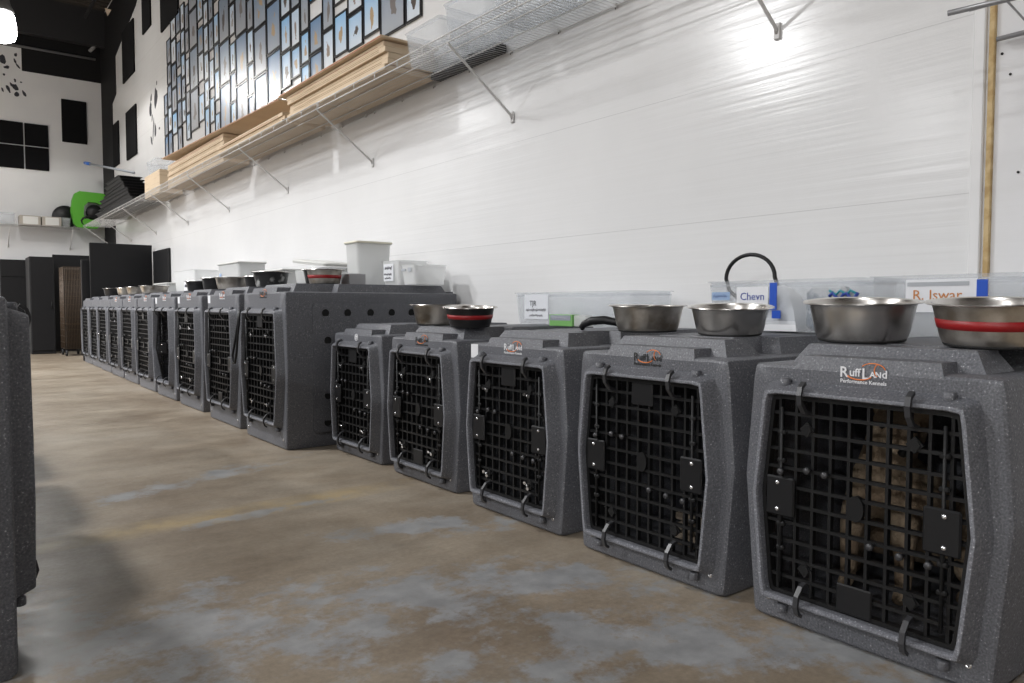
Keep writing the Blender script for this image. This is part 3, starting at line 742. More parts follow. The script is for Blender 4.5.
t = tub('storage_tub', 'tall white translucent tub behind the bowls of the open kennel', 'tub', 2.15, 2.40, 6.72, 7.30, bt, .25, MILKY, .012, WHITEP, 'plastic tubs on the kennels')
m = MB(); m.box((-.129, .18, .08), (-.127, .24, .17), mat('pale_blue_print', (.3, .42, .62))); m.build('printed_label', t)
t = tub('storage_tub', 'white translucent tub just left of the tall one, seen beyond the open kennel', 'tub', 2.12, 2.38, 8.02, 8.78, bt, .24, MILKY, .012, None, 'plastic tubs on the kennels')
m = MB(); m.box((-.133, -.20, .03), (-.131, -.02, .13), PAPER); scribble(m, -.1335, -.05, .06, .11, .035, INKK); m.build('paper_label', t)
t = tub('storage_tub', 'low tub with a rounded white lid above the far steel bowls', 'tub', 2.12, 2.40, 9.12, 9.72, bt, .12, MILKY, .012, WHITEP, 'plastic tubs on the kennels')
t = tub('storage_tub', 'grey-blue low tub farthest away, behind the steel bowls', 'tub', 2.12, 2.40, 10.1, 10.75, bt, .10, CLEAR, .012, mat('grey_lid', (.35, .38, .45)), 'plastic tubs on the kennels')

# ------------------------------------------------------------------ room
Xw, Yf, ZC = 2.70, 16.30, 6.25
m = MB(); m.box((-20, -8, -.1), (3.2, Yf+.2, 0), floor_mat()); struct(m.build('floor'))
m = MB(); m.box((Xw, 1.03, 0), (Xw+.12, Yf+.1, ZC), WHITE_WALL); struct(m.build('wall_right'))
m = MB(); m.box((Xw+.012, -8, 0), (Xw+.12, 1.03, ZC), WHITE_WALL2)
w2 = struct(m.build('wall_right_front'))
m = MB()
for (yy, zz) in ((.93, 1.53), (.90, 1.22), (.955, 1.60)):
    m.tube([(Xw+.008, yy, zz), (Xw+.014, yy, zz)], .004, BLK, 8)
m.build('screw', w2)
m = MB(); m.box((Xw-.006, .998, .0), (Xw+.02, 1.034, ZC), mat('white_trim', (.80, .80, .80), .35), None, .004); struct(m.build('trim_1'))
m = MB(); m.box((Xw-.002, .972, .0), (Xw+.02, .990, ZC), TAN, None, .003); struct(m.build('trim_2'))
m = MB(); m.box((-20, Yf, 0), (Xw+.1, Yf+.1, ZC), FAR_WALL)
struct(m.build('wall_far'))
m = MB(); m.box((1.42, Yf-.012, 5.05), (Xw, Yf, 5.45), BLACKW); m.box((-6, Yf-.012, 5.45), (Xw, Yf, ZC), BLACKW); struct(m.build('trim_3'))
m = MB(); m.poly([(15.27, 1.9), (16.29, 1.9), (16.29, 6.2), (11.9, 6.2), (13.2, 5.55), (14.9, 5.2), (14.9, 4.55), (15.27, 4.45)], Xw-.012, Xw, BLACKW, 0); struct(m.build('trim_4'))
m = MB(); m.box((-20.1, -8, 0), (-20, Yf, ZC), FAR_WALL); struct(m.build('wall_left'))
m = MB(); m.box((-20, -8.1, 0), (3.2, -8, ZC), FAR_WALL); struct(m.build('wall_back'))
m = MB()
m.box((-20, -8, ZC+.06), (3.2, Yf+.1, ZC+.15), CEIL)
y = -8
while y < Yf:
    if y > 8: m.box((-4, y, ZC), (Xw, y+.10, ZC+.065), CEIL)
    y += .2
struct(m.build('ceiling'))
# conduit line and roof beams by the far corner
m = MB(); m.tube([(-3, Yf-.05, 5.47), (2.6, Yf-.05, 5.47)], .022, mat('grey_conduit', (.22, .22, .22), .5), 8); tag(m.build('conduit_pipe'), 'thin grey conduit running along the top of the far wall', 'pipe')
m = MB(); m.box((-4, Yf-.5, 5.60), (Xw, Yf-.35, 6.25), STEELB); struct(m.build('trim_5'))
m = MB()
m.tube([(2.30, 15.3, 5.9), (2.35, 11.5, 6.0)], .03, STEELB, 8); tag(m.build('roof_bracing'), 'dark diagonal roof brace below the ceiling by the corner', 'brace')
m = MB(); m.tube([(2.45, 15.9, 5.5), (2.65, 15.9, 5.75)], .03, mat('grey_conduit', (.2, .2, .2)), 6); tag(m.build('pipe_elbow'), 'short slanted grey pipe at the far corner under the ceiling', 'pipe')
for k, (yy, zz) in enumerate(((13.2, 5.86), (14.3, 5.75))):
    m = MB(); c = Vector((2.5, yy, zz))
    m.add([c+Vector((random.uniform(-.05, .05), random.uniform(-.16, .16), random.uniform(-.12, .12))) for _ in range(4)], [(0, 1, 2), (0, 2, 3), (0, 3, 1), (1, 3, 2)], mat('torn_paper_insulation', (.42, .34, .26), .8))
    tag(m.build('torn_insulation'), ['pale torn insulation scrap by the roof brace, nearer one', 'pale torn insulation scrap by the roof brace, farther one'][k], 'insulation')

# black acoustic panels
def panel_yz(y0, y1, zl, zh, label, off=.04):
    m = MB(); m.box((Xw-.026, y0, zl), (Xw-.0015, y1, zh), PANEL, None, .004); tag(m.build('acoustic_panel'), label, 'panel', 'black panels on the white walls')
panel_yz(14.72, 15.20, 3.30, 4.05, 'black panel beside the corner strip on the right wall')
panel_yz(13.30, 14.06, 3.25, 4.04, 'lower black panel on the right wall, nearer than the corner strip')
panel_yz(13.34, 14.22, 4.56, 5.40, 'upper black panel with a ragged edge on the right wall by the corner')
panel_yz(12.18, 12.70, 4.95, 5.75, 'narrow black panel high on the right wall, partly out of view')
panel_yz(10.64, 11.56, 4.66, 5.50, 'black panel high on the right wall nearest to the framed pictures')
def panel_xz(x0, x1, zl, zh, label):
    m = MB(); m.box((x0, Yf-.035, zl), (x1, Yf, zh), PANEL, None, .006); tag(m.build('acoustic_panel'), label, 'panel', 'black panels on the white walls')
panel_xz(2.02, 2.43, 3.86, 4.65, 'tall single black panel on the far wall near the corner')
panel_xz(1.43, 1.80, 3.72, 4.12, 'upper right square of the four black panels on the far wall')
panel_xz(1.43, 1.80, 3.29, 3.70, 'lower right square of the four black panels on the far wall')
panel_xz(1.03, 1.41, 3.72, 4.12, 'upper left square of the four black panels on the far wall')
panel_xz(1.03, 1.41, 3.29, 3.70, 'lower left square of the four black panels on the far wall')
# painted marks: paw-like black blots
def blots(name, label, axis, val, items):
    r0 = bpy.data.objects.new(name, None); C.objects.link(r0); tag(r0, label, 'wall marking')
    u0, v0 = items[0][:2]; r0.location = (u0, val, v0) if axis == 1 else (val, u0, v0)
    for (u, v, ru, rv, a) in items:
        m = MB(); pts = []; u -= u0; v -= v0
        for i in range(10):
            th = 2*PI*i/10; k = 1+random.uniform(-.3, .3); x, y2 = ru*k*math.cos(th), rv*k*math.sin(th)
            pts.append((u+x*math.cos(a)-y2*math.sin(a), v+x*math.sin(a)+y2*math.cos(a)))
        m.poly(pts, -.003, .001, INKK, axis); m.build('paint_blot', r0)
blots('painted_mark', 'black painted blots like splashed prints, upper left on the far wall', 1, Yf, [(1.13, 5.20, .05, .07, .2), (1.19, 5.07, .055, .03, .3), (1.335, 5.32, .025, .03, 0), (1.32, 5.20, .02, .04, .3), (1.36, 5.13, .015, .06, .6), (1.15, 4.93, .02, .02, 0)])
blots('painted_mark', 'black painted figure marks below the upper blots on the far wall', 1, Yf, [(1.12, 4.66, .02, .05, .3), (1.20, 4.70, .025, .07, .4), (1.26, 4.77, .02, .06, .5), (1.32, 4.74, .04, .07, .6), (1.33, 4.62, .035, .04, .2), (1.44, 4.65, .025, .06, .4), (1.40, 4.84, .02, .012, 0), (1.31, 4.86, .015, .03, .2)])
blots('painted_mark', 'pair of dark green painted prints on the right wall left of the pictures', 0, Xw, [(12.03, 3.86, .09, .13, .1), (12.38, 3.76, .08, .09, 0), (12.32, 3.92, .03, .05, .3), (11.95, 4.06, .02, .03, 0)])
blots('painted_mark', 'faint dark painted lines below the prints on the right wall', 0, Xw, [(12.22, 3.42, .02, .16, .3), (12.10, 3.40, .05, .10, 0), (12.35, 3.30, .03, .08, -.6), (12.28, 3.62, .02, .05, .3), (11.85, 3.38, .03, .02, 0)])

# ------------------------------------------------------------------ framed pictures
def picture(y0, y1, z0, z1, k, label, group):
    cy, cz = (y0+y1)/2, (z0+z1)/2; hy, hz = (y1-y0)/2, (z1-z0)/2
    m = MB(); F = .012; D = .018
    def rc(d, x): return [(x, -hy+d, -hz+d), (x, hy-d, -hz+d), (x, hy-d, hz-d), (x, -hy+d, hz-d)]
    m.loft([rc(0, 0), rc(0, -D), rc(F, -D), rc(F, -.006)], FRAME, None, True, False)
    o = m.build('picture_frame', loc=(Xw-.001, cy, cz)); tag(o, label, 'picture', group)
    p = MB(); p.box((-.009, -hy+F*.8, -hz+F*.8), (-.006, hy-F*.8, hz-F*.8), PH[k]); p.build('photo', o)
def zlim(y): return 2.90+(y-4.45)*.322
y = 4.47; col = 0; rnd = random.Random(3)
vivid = 0
while y < 11.45:
    w = rnd.choice([.19, .21, .22, .24, .26]); big = rnd.random() < .09 and y < 11
    if big: w = .36
    base = 2.68 if y < 5.6 else (2.62 if y < 9 else 2.84)
    z = base+rnd.choice([0, .05, .12, .17, .22]); top = min(4.62-(0 if y < 10.3 else (.15 if y < 10.9 else (.45 if y < 11.2 else 1.1))), zlim(y)+.02)
    if y < 4.75: z = 2.77
    while z < top:
        h = rnd.choice([.27, .29, .31, .33])
        if big: h = rnd.choice([.46, .50])
        r = rnd.random()
        if not big and r < .22:
            z += rnd.choice([.07, .10, .14])                      # a bare piece of wall between frames
        k = 0 if rnd.random() < (.9 if y < 7.5 else .6) else 2
        if big: k = 2
        g = 'framed dog photographs covering the white wall above the shelf'
        if not big and y < 7.2 and rnd.random() < .12:
            k = 1; vivid += 1
        lb = ['narrow black-framed dog photograph on pale blue, above the long shelf',
              'black-framed photograph with deep blue background above the long shelf',
              'narrow black-framed photograph in dull grey tones above the long shelf'][k] if not big else 'large black-framed grey photograph among the narrow ones above the shelf'
        gg = [g+', pale blue', g+', deep blue', g+', grey'][k] if not big else g+', large'
        picture(y, y+w, z, z+h, k, lb, gg); z += h+.012
    y += w+.012; col += 1

# ------------------------------------------------------------------ wire shelves
SZ = 2.27
def wire_shelf(label, y0, y1, brackets, zs=SZ):
    t = thing('wire_shelf', label, 'shelf', (Xw, y0, zs), 0, 'white wire shelves on the walls'); L = y1-y0
    m = MB(); x0 = -.45
    for (x, z) in ((x0, 0), (x0, -.045), (-.30, -.006), (-.15, -.006), (-.012, -.004)): m.tube([(x, 0, z), (x, L, z)], .0042, WIREW, 6)
    n = int(L/.03)
    for i in range(n+1):
        yy = L*i/n
        m.box((x0, yy-.0010, -.0010), (-.005, yy+.0010, .0010), WIREW)
    for i in range(int(L/.29)+1):
        yy = min(L-.004, i*.29+.004); m.tube([(x0, yy, 0), (x0, yy, -.045)], .0032, WIREW, 5)
    m.build('wire_deck', t)
    for yb in brackets:
        b = MB(); yy = yb-y0
        b.tube([(x0-.002, yy, -.04), (x0+.01, yy, -.055), (-.02, yy, 1.905-zs), (-.008, yy, 1.885-zs)], .0075, WIREW, 8)
        b.box((-.012, yy-.014, 1.86-zs), (-.0005, yy+.014, 1.925-zs), WIREW, None, .003)
        b.tube([(-.014, yy, 1.885-zs), (-.006, yy, 1.885-zs)], .006, ZINC, 8)
        b.build('shelf_bracket', t)
    for i in range(int(L/.42)+1):
        c = MB(); yy = min(L-.02, .1+i*.42); c.box((-.018, yy-.007, -.012), (-.0008, yy+.007, .008), WIREW)
        c.tube([(-.012, yy, -.02), (-.012, yy, .004)], .0025, BRONZE, 6); c.build('wall_clip', t)
    return t
wire_shelf('white wire shelf section nearest the camera, holding the clear tubs', 1.70, 5.19, [1.75, 3.47])
wire_shelf('white wire shelf section under the nearer cardboard stack', 5.20, 8.68, [5.21, 6.93])
wire_shelf('white wire shelf section under the farther cardboard stack', 8.69, 12.16, [8.70, 10.42])
wire_shelf('white wire shelf section at the far corner, under the black trays', 12.17, 15.80, [12.18, 13.9, 15.55])
# far wall shelf: same wire shelf turned
ft = thing('wire_shelf', 'white wire shelf along the far wall with bins on it', 'shelf', (0, Yf, 2.24), 0, 'white wire shelves on the walls')
m = MB()
for (yy, z) in ((-.45, 0), (-.45, -.045), (-.3, -.006), (-.15, -.006), (-.012, -.004)): m.tube([(-1.5, yy, z), (2.25, yy, z)], .0055, WIREW, 6)
for i in range(120):
    xx = -1.5+i*3.75/120; m.box((xx-.0015, -.45, -.0015), (xx+.0015, -.005, .0015), WIREW)
for i in range(12): m.tube([(-1.4+i*.33, -.45, 0), (-1.4+i*.33, -.45, -.045)], .004, WIREW, 5)
m.build('wire_deck', ft)
for xx in (.2, 1.13, 2.10):
    b = MB(); b.tube([(xx, -.452, -.04), (xx, -.02, -.37)], .0085, WIREW, 8); b.box((xx-.014, -.012, -.40), (xx+.014, -.0005, -.34), WIREW); b.build('shelf_bracket', ft)

# separate rack end at the right edge
t = thing('tool_rack', 'grey metal rack bars sticking in at the upper right corner', 'rack', (Xw, .6, 1.64))
m = MB(); m.tube([(-.45, .33, -.03), (-.42, .18, -.028), (-.40, -.35, -.03)], .008, mat('grey_steel_bar', (.36, .36, .37), .4, .6), 8); m.build('rail', t)
m = MB(); m.tube([(-.36, .31, -.005), (-.36, -.35, -.005)], .006, mat('grey_steel_bar', (.36, .36, .37)), 8); m.tube([(-.02, .36, -.0), (-.02, -.35, .0)], .008, mat('grey_steel_bar', (.36, .36, .37)), 8); m.build('rail', t)
m = MB()
for i in range(6): m.tube([(-.45, .20-i*.09, -.02), (-.02, .26-i*.09, .0)], .003, mat('grey_steel_bar', (.36, .36, .37)), 6)
m.build('cross_wires', t)
simple_box('wood_block', 'small split wood block resting on the rack at the upper right corner', 'wood block', (2.40, .66, 1.647), (2.52, .72, 1.69), mat('wood_chip', (.62, .40, .17), .7, noise=(40, (.4, .22, .08), .4, .6)), .004)
simple_box('black_tray', 'black tray lying on the rack at the upper right corner', 'tray', (2.26, .40, 1.65), (2.5, .64, 1.68), BLK, .005)

# ------------------------------------------------------------------ things on the long shelf
def board_stack(label, x0, x1, y0, y1, z0, n, th, jit, group='stacks of flat cardboard on the wire shelf'):
    t = thing('cardboard_sheet', label, 'cardboard', ((x0+x1)/2, (y0+y1)/2, z0)); return t
def sheets(y0, y1, x0, x1, z0, n, th, where, jit=.02, sk=0):
    for i in range(n):
        jx, jy = rnd.uniform(-jit, jit), rnd.uniform(-jit, jit)*1.5
        m = MB(); hx, hy = (x1-x0)/2, (y1-y0)/2
        m.box((-hx, -hy, 0), (hx, hy, th-.0015), CARDE, None, .002)
        m.box((-hx+.004, -hy+.004, th-.0014), (hx-.004, hy-.004, th-.0008), CARD)
        m.box((-hx+.004, -hy+.004, -.0004), (hx-.004, hy-.004, .0003), CARD)
        for q in range(2 if i % 2 else 1): m.box((-hx-.001, -hy*.9, th*(.33+.3*q)), (-hx+.003, hy*.9, th*(.33+.3*q)+.0025), CARDR if i == n-1 else mat('cardboard_shadow_gap', (.30, .20, .11), .9))
        o = m.build('flat_carton', loc=((x0+x1)/2+jx+sk*i, (y0+y1)/2+jy, z0+.0015+i*th)); 
        pos = 'topmost' if i == n-1 else ('lowest' if i == 0 else ['second', 'third', 'fourth', 'fifth', 'sixth', 'seventh'][i-1]+' from the bottom')
        tag(o, 'flat brown carton, %s of the %s shelf stack' % (pos, where), 'cardboard box', 'flat cartons on the wire shelf, %s stack' % where)
S0 = SZ+.0015
sheets(4.22, 5.83, 2.28, 2.65, S0, 5, .036, 'nearer', .012)
sheets(5.95, 7.70, 2.28, 2.65, S0, 3, .030, 'middle', .012)
sheets(7.90, 10.15, 2.40, 2.665, S0, 8, .036, 'farther', .008)
m = MB(); m.box((-.22, -.86, 0), (.20, .86, .016), CARD, None, .002); m.box((-.2205, -.86, .003), (-.219, .86, .009), CARDR)
o = m.build('flat_carton', loc=(2.455, 5.06, S0+.184)); tag(o, 'wide brown board with a dark red edge on top of the nearer stack', 'cardboard box')
m = MB(); m.box((-.16, -2.0, 0), (.14, 2.0, .014), CARD, None, .002); m.box((-.1605, -2.0, .003), (-.159, 2.0, .008), CARDR)
o = m.build('flat_carton', loc=(2.50, 8.20, S0+.306)); o.rotation_euler = (math.radians(1.75), 0, 0); tag(o, 'long tilted brown board lying across the farther and middle stacks', 'cardboard box')
# clear tubs and black mat
for k, (a, b, h, lb) in enumerate([(3.72, 4.12, .20, 'next to the cardboard'), (3.28, 3.68, .24, 'in the middle of three'), (2.70, 3.22, .20, 'farthest from the cardboard')]):
    tub('shelf_tub', 'clear tub on the nearest wire shelf, '+lb, 'tub', 2.36, 2.60, a, b, S0+.001, h, CLEAR, .02, None, 'clear tubs on the near wire shelf')
simple_box('black_mat', 'black ribbed mat on the wire shelf against the wall, beside the nearer cardboard', 'mat', (2.61, 3.52, S0), (2.69, 4.24, S0+.05), BLK, .003)
# black plastic trays stacked near the far end
for i in range(8):
    m = MB(); z = S0+.001+i*.062; hx, hy = .20-.006*i, 1.35-.12*i
    def rc(d, zz): return [(px, py, zz) for px, py in rpoly([(-hx+d, -hy+d), (hx-d, -hy+d), (hx-d, hy-d), (-hx+d, hy-d)], .03, 3)]
    m.loft([rc(.03, 0), rc(0, .045), rc(-.012, .047), rc(-.012, .052), rc(.006, .052), rc(.034, .008)], BLK)
    o = m.build('crate_tray', loc=(2.43+rnd.uniform(-.02, .02), 12.85+.03*i, z)); o.rotation_euler = (0, 0, rnd.uniform(-.02, .02))
    tag(o, 'black plastic tray, %s of the stack on the far shelf' % ('topmost' if i == 7 else 'lowest' if i == 0 else ['second', 'third', 'fourth', 'fifth', 'sixth', 'seventh'][i-1]+' from the bottom'), 'tray', 'black trays stacked on the shelf')
t = tub('shelf_tub', 'clear tub on the shelf between the black trays and the cardboard', 'tub', 2.40, 2.64, 10.75, 11.3, S0+.30, .19, CLEAR, .02)
simple_box('flat_carton', 'brown carton under the small clear tub next to the black trays', 'cardboard box', (2.38, 10.5, S0), (2.66, 11.35, S0+.299), CARDE)
m = MB(); m.tube([(2.30, 15.2, 3.32), (2.42, 12.2, 2.76)], .018, mat('grey_pole', (.25, .27, .30), .4), 8)
o = tag(m.build('reach_pole'), 'thin grey pole with a blue tip resting over the black trays', 'pole')
m = MB(); m.tube([(2.285, 15.6, 3.395), (2.30, 15.2, 3.32)], .028, BLUEP, 8); m.build('blue_tip', o)
# green reel
t = thing('hose_reel', 'bright green C-shaped reel standing in the corner of the far shelf', 'reel', (2.38, 15.95, 2.245))
outer = [(-.26, .08), (-.20, .0), (.12, .0), (.18, .08), (.10, .15), (-.06, .17), (-.10, .24), (-.09, .40), (-.02, .48), (.12, .48), (.20, .44), (.30, .50), (.30, .62), (.22, .66), (-.16, .67), (-.24, .62), (-.28, .50), (-.30, .30)]
m = MB(); m.poly(outer, -.08, .06, GREEN, 1); m.build('reel_body', t)
m = MB(); M = Matrix.Translation((.09, -.05, .30)) @ Matrix.Rotation(PI/2, 4, 'X'); m.lathe([(.0, -.06), (.14, -.06), (.15, -.03), (.13, .03), (.05, .05), (0, .05)], BLK, n=20, M=M); m.build('hub', t)
m = MB(); m.tube([(.02+.16*math.cos(a), -.10+.01*a, .12+.10*math.sin(a)) for a in [i*.5 for i in range(20)]], .02, BLK, 7); m.build('cable', t)
# black dome tub and bins on far shelf
t = thing('black_drum', 'black round drum lid standing behind the bin on the far shelf', 'drum', (2.02, 16.18, 2.245))
m = MB(); M = Matrix.Translation((0, 0, .21)) @ Matrix.Rotation(PI/2, 4, 'X'); m.lathe([(0, -.08), (.20, -.08), (.21, -.05), (.21, .02), (.18, .05), (0, .05)], BLK, n=28, M=M); m.build('drum_body', t)
tub('shelf_bin', 'grey translucent bin in front of the black drum on the far shelf', 'bin', 1.93, 2.07, 15.88, 16.08, 2.243, .17, CLEAR, .01)
for k, (a, b) in enumerate(((1.28, 1.60), (1.62, 1.94-.02))):
    m = MB(); m.box((a, 15.86, 2.243), (b, 16.15, 2.41), mat('pale_wood_box', (.42, .38, .33), .6), None, .004)
    o = m.build('file_box'); tag(o, ['pale box with a white front, left of the two on the far shelf', 'pale box with a white front, right of the two on the far shelf'][k], 'box', 'pale boxes on the far shelf')
    m = MB(); m.box((a+.05, 15.856, 2.26), (b-.04, 15.861, 2.395), WHITEP); m.build('white_front', o)
tub('shelf_bin', 'clear bin at the left end of the far shelf', 'bin', .85, 1.22, 15.86, 16.1, 2.243, .20, CLEAR, .01)

# ------------------------------------------------------------------ dark furniture at the far end
def cabinet(label, a, b, nm='black_cabinet', cat='cabinet', doors=1, side='-y'):
    t = thing(nm, label, cat, ((a[0]+b[0])/2, (a[1]+b[1])/2, 0)); hx, hy, h = (b[0]-a[0])/2, (b[1]-a[1])/2, b[2]
    m = MB(); m.box((-hx, -hy, 0), (hx, hy, h), CABIN, None, .01); m.build('carcass', t)
    for i in range(doors):
        w = 2*hx/doors
        m = MB(); m.box((-hx+i*w+.01, -hy-.018, .06), (-hx+(i+1)*w-.01, -hy-.001, h-.03), CABIN, None, .004); d = m.build('door', t)
        m = MB(); m.tube([(-hx+(i+1)*w-.05, -hy-.03, h*.5-.06), (-hx+(i+1)*w-.05, -hy-.03, h*.5+.06)], .006, BLK, 6); m.build('door_handle', d)
    return t
m = MB(); m.box((.97, 15.9, 0), (1.42, 16.28, 1.62), CABIN, None, .008); o = m.build('black_cabinet'); tag(o, 'black cabinet farthest left against the far wall', 'cabinet', 'black cabinets at the far end')
m = MB(); m.box((.98, 15.888, 1.32), (1.41, 15.899, 1.60), CABIN, None, .003); m.box((.98, 15.888, .05), (1.41, 15.899, 1.30), CABIN, None, .003); m.build('door', o)
cabinet('black cabinet standing forward beside the bronze wire cage', (1.29, 14.6), (1.64, 15.2, 1.615))
simple_box('black_screen', 'black board behind the bronze wire cage', 'board', (1.70, 15.30, 0), (2.35, 15.36, 1.70), CABIN, .004)
simple_box('black_board', 'big black board standing across behind the last kennel', 'board', (1.83, 12.30, 0), (2.66, 12.36, 1.715), CABIN, .005)
simple_box('black_board', 'narrower black board just left of the big board behind the last kennel', 'board', (1.735, 12.42, 0), (2.2, 12.48, 1.47), CABIN, .005)
simple_box('black_board', 'black board standing flat against the white wall beside the last kennel', 'board', (2.665, 11.35, 0), (2.695, 12.28, 1.62), CABIN, .005)
# bronze wire cage
t = thing('wire_cage', 'bronze wire cage trolley between the black cabinet and the last kennel', 'cage', (1.80, 14.0, 0))
m = MB()
for i in range(13):
    x = -.13+.26*i/12
    m.tube([(x, -.25, .12), (x, -.25, 1.42)], .005, BRONZE, 5); m.tube([(x, .25, .12), (x, .25, 1.42)], .005, BRONZE, 5)
for i in range(14):
    z = .12+i*.1
    m.tube([(-.13, -.25, z), (.13, -.25, z), (.13, .25, z), (-.13, .25, z)], .005, BRONZE, 5, closed=True)
for i in range(14):
    yy = -.25+.5*i/13; m.tube([(-.13, yy, .12), (-.13, yy, 1.42)], .005, BRONZE, 5)
for z in (.5, .95): m.box((-.13, -.25, z), (.13, .25, z+.012), BRONZE)
m.box((-.12, -.22, .13), (.12, .24, 1.40), mat('dark_cage_contents', (.03, .022, .016), .8), None, .02)
m.build('cage_frame', t)
for sx in (-1, 1):
    for sy in (-1, 1):
        w = MB(); w.lathe([(0, -.015), (.045, -.015), (.05, 0), (.045, .015), (0, .015)], RUBBER, n=16, M=Matrix.Translation((sx*.11, sy*.22, .05)) @ Matrix.Rotation(PI/2, 4, 'Y')); w.box((sx*.11-.02, sy*.22-.015, .05), (sx*.11+.02, sy*.22+.015, .125), BLK); w.build('caster', t)

# ------------------------------------------------------------------ dog in the first kennel
def skin(name, verts, edges, radii, material, parent=None, sub=2, loc=(0, 0, 0)):
    me = bpy.data.meshes.new(name); me.from_pydata(verts, edges, []); ob = bpy.data.objects.new(name, me); C.objects.link(ob)
    ob.location = loc
    if parent: ob.parent = parent
    md = ob.modifiers.new('s', 'SKIN'); md.use_smooth_shade = True
    for i, r in enumerate(radii):
        sv = me.skin_vertices[0].data[i]; sv.radius = (r, r) if not isinstance(r, tuple) else r
        sv.use_root = (i == 0)
    s2 = ob.modifiers.new('sub', 'SUBSURF'); s2.levels = sub; s2.render_levels = sub
    me.materials.append(material); return ob
FUR = mat('tan_fur', (.20, .14, .09), .9, noise=(10, (.33, .26, .18), .35, .7), bump=(140, .5))
t = thing('dog', 'tan dog sitting behind the door grid of the nearest kennel', 'dog', (1.98, .935, .032))
V = [(.28, -.03, .10), (.20, -.02, .20), (.08, .0, .27), (.0, .01, .34), (-.02, -.02, .42), (-.05, -.05, .45), (-.11, -.085, .43), (-.155, -.11, .415),   # hips .. nose
     (-.02, .075, .24), (-.03, .085, .13), (-.035, .085, .03), (-.07, .085, .012),            # left front leg
     (-.02, -.055, .24), (-.03, -.06, .13), (-.035, -.06, .03), (-.07, -.06, .012),           # right front leg
     (.22, .11, .10), (.10, .14, .10), (.16, .14, .03), (.08, .14, .012),                      # left hind leg
     (.22, -.13, .10), (.10, -.15, .10), (.16, -.15, .03), (.08, -.15, .012),
     (.38, .0, .05), (.42, .10, .03),
     (-.02, .010, .49), (-.015, .04, .525), (-.025, -.09, .485), (-.02, -.125, .52)]
Ed = [(0, 1), (1, 2), (2, 3), (3, 4), (4, 5), (5, 6), (6, 7), (2, 8), (8, 9), (9, 10), (10, 11), (2, 12), (12, 13), (13, 14), (14, 15), (0, 16), (16, 17), (17, 18), (18, 19), (0, 20), (20, 21), (21, 22), (22, 23), (0, 24), (24, 25), (5, 26), (26, 27), (5, 28), (28, 29)]
R = [.09, .10, .10, .075, .065, .062, .032, .022, .045, .026, .02, .02, .045, .026, .02, .02, .065, .04, .018, .016, .065, .04, .018, .016, .018, .01, .022, .008, .022, .008]
skin('dog_body', V, Ed, R, FUR, t)
for sy in (-.020, -.100):
    e = MB(); e.lathe([(0, -.009), (.006, -.006), (.009, 0), (.006, .006), (0, .009)], BLK, (-.098, sy-.008, .468), 12); e.build('eye', t)
e = MB(); e.lathe([(0, -.012), (.009, -.008), (.013, 0), (.009, .008), (0, .012)], BLK, (-.178, -.118, .422), 12); e.build('nose', t)
# folded blanket in second kennel
m = MB()
for i in range(3): m.loft([[(2.0-.12+.01*i, 1.40, .033+.035*i), (2.0+.12, 1.40, .033+.035*i), (2.0+.12, 1.56-.01*i, .033+.035*i), (2.0-.12+.01*i, 1.56-.01*i, .033+.035*i)], [(2.0-.13+.01*i, 1.395, .05+.035*i), (2.0+.13, 1.395, .05+.035*i), (2.0+.13, 1.565, .052+.035*i), (2.0-.13, 1.565, .05+.035*i)], [(2.0-.12, 1.40, .066+.035*i), (2.0+.12, 1.40, .066+.035*i), (2.0+.12, 1.56, .066+.035*i), (2.0-.12, 1.56, .066+.035*i)]], mat('tan_blanket', (.40, .34, .27), .9, noise=(25, (.2, .16, .12), .4, .6)))
tag(m.build('folded_blanket', autos=70), 'folded tan blanket on the floor inside the second kennel', 'blanket')

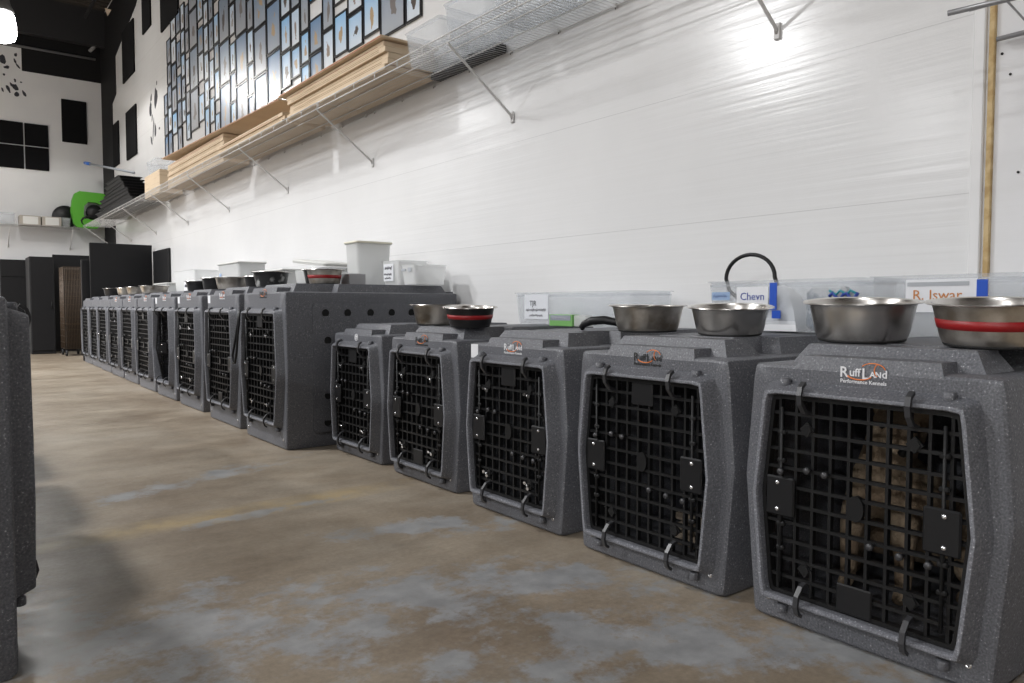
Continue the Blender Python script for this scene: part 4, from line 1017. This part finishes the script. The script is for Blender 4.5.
# ------------------------------------------------------------------ lamps
HOUS = mat('lamp_housing', (.25, .25, .25), .4, .5)
GLOW = mat('lamp_glass', (1, 1, 1), .5, emit=((1, .98, .94), 35))
def area(name, loc, size, power, col=(.985, .99, 1), spread=PI):
    l = bpy.data.lights.new(name, 'AREA'); l.shape = 'DISK'; l.size = size; l.energy = power; l.color = col; l.spread = spread
    o = bpy.data.objects.new(name, l); C.objects.link(o); o.location = loc; return o
def hibay(x, y, z, label, power, spot=False):
    t = thing('hanging_lamp', label, 'lamp', (x, y, z), 0, 'hanging high bay lamps')
    m = MB(); m.lathe([(.15, .17), (.16, .19), (.12, .27), (.09, .40), (0, .41)], HOUS, n=28); m.build('housing', t)
    m = MB(); m.lathe([(0, -.22), (.09, -.215), (.155, -.18), (.175, -.11), (.175, .0), (.16, .13), (.13, .18), (0, .18)], GLOW, n=28); m.build('lamp_glass', t)
    m = MB(); m.tube([(0, 0, .42), (0, 0, ZC-z+.05)], .01, BLK, 6); m.build('hanging_rod', t)
    if spot:
        l = bpy.data.lights.new('lamp_light', 'SPOT'); l.energy = power; l.spot_size = math.radians(162); l.spot_blend = .12; l.shadow_soft_size = .2; l.color = (1, .98, .95)
        o = bpy.data.objects.new('lamp_light', l); C.objects.link(o); o.location = (x, y, z-.27)
    else: area('lamp_light', (x, y, z-.16), .55, power)
hibay(.86, 12.4, 4.60, 'glowing hanging lamp at the upper left corner before the far wall', 230, True)
for (x, yy, z, p, sp) in ((-6.2, 7.7, 5.4, 800, 2.95), (-5.0, 15.0, 5.4, 300, 2.85), (-6.2, .2, 5.4, 260, 2.9), (-15.5, 2, 5.5, 300, PI), (-15.5, 9, 5.5, 600, PI), (-14.5, -5, 5.5, 1700, PI),
                         (-1.8, 6.0, 5.7, 330, 2.5), (-2.6, 11.0, 5.7, 620, 2.2), (-1.8, -.5, 5.7, 70, 2.5)):  # unseen lights above the aisle, added to brighten kennel tops and floor
    area('unseen_hall_light', (x, yy, z), .6, p, spread=sp)
w = bpy.data.worlds.new('w'); bpy.context.scene.world = w; w.use_nodes = True
w.node_tree.nodes['Background'].inputs[0].default_value = (.5, .52, .56, 1); w.node_tree.nodes['Background'].inputs[1].default_value = .05

# ------------------------------------------------------------------ camera
cam = bpy.data.cameras.new('camera'); co = bpy.data.objects.new('camera', cam); C.objects.link(co)
cam.sensor_width = 36; cam.lens = 748/1024*36; cam.clip_start = .02
co.location = (0, 0, .80); co.rotation_euler = (math.radians(90-2.72), 0, -math.radians(37.8))
bpy.context.scene.camera = co
vs = bpy.context.scene.view_settings
vs.view_transform = 'Standard'; vs.look = 'None'; vs.gamma = 1; vs.exposure = -.34; vs.use_curve_mapping = False
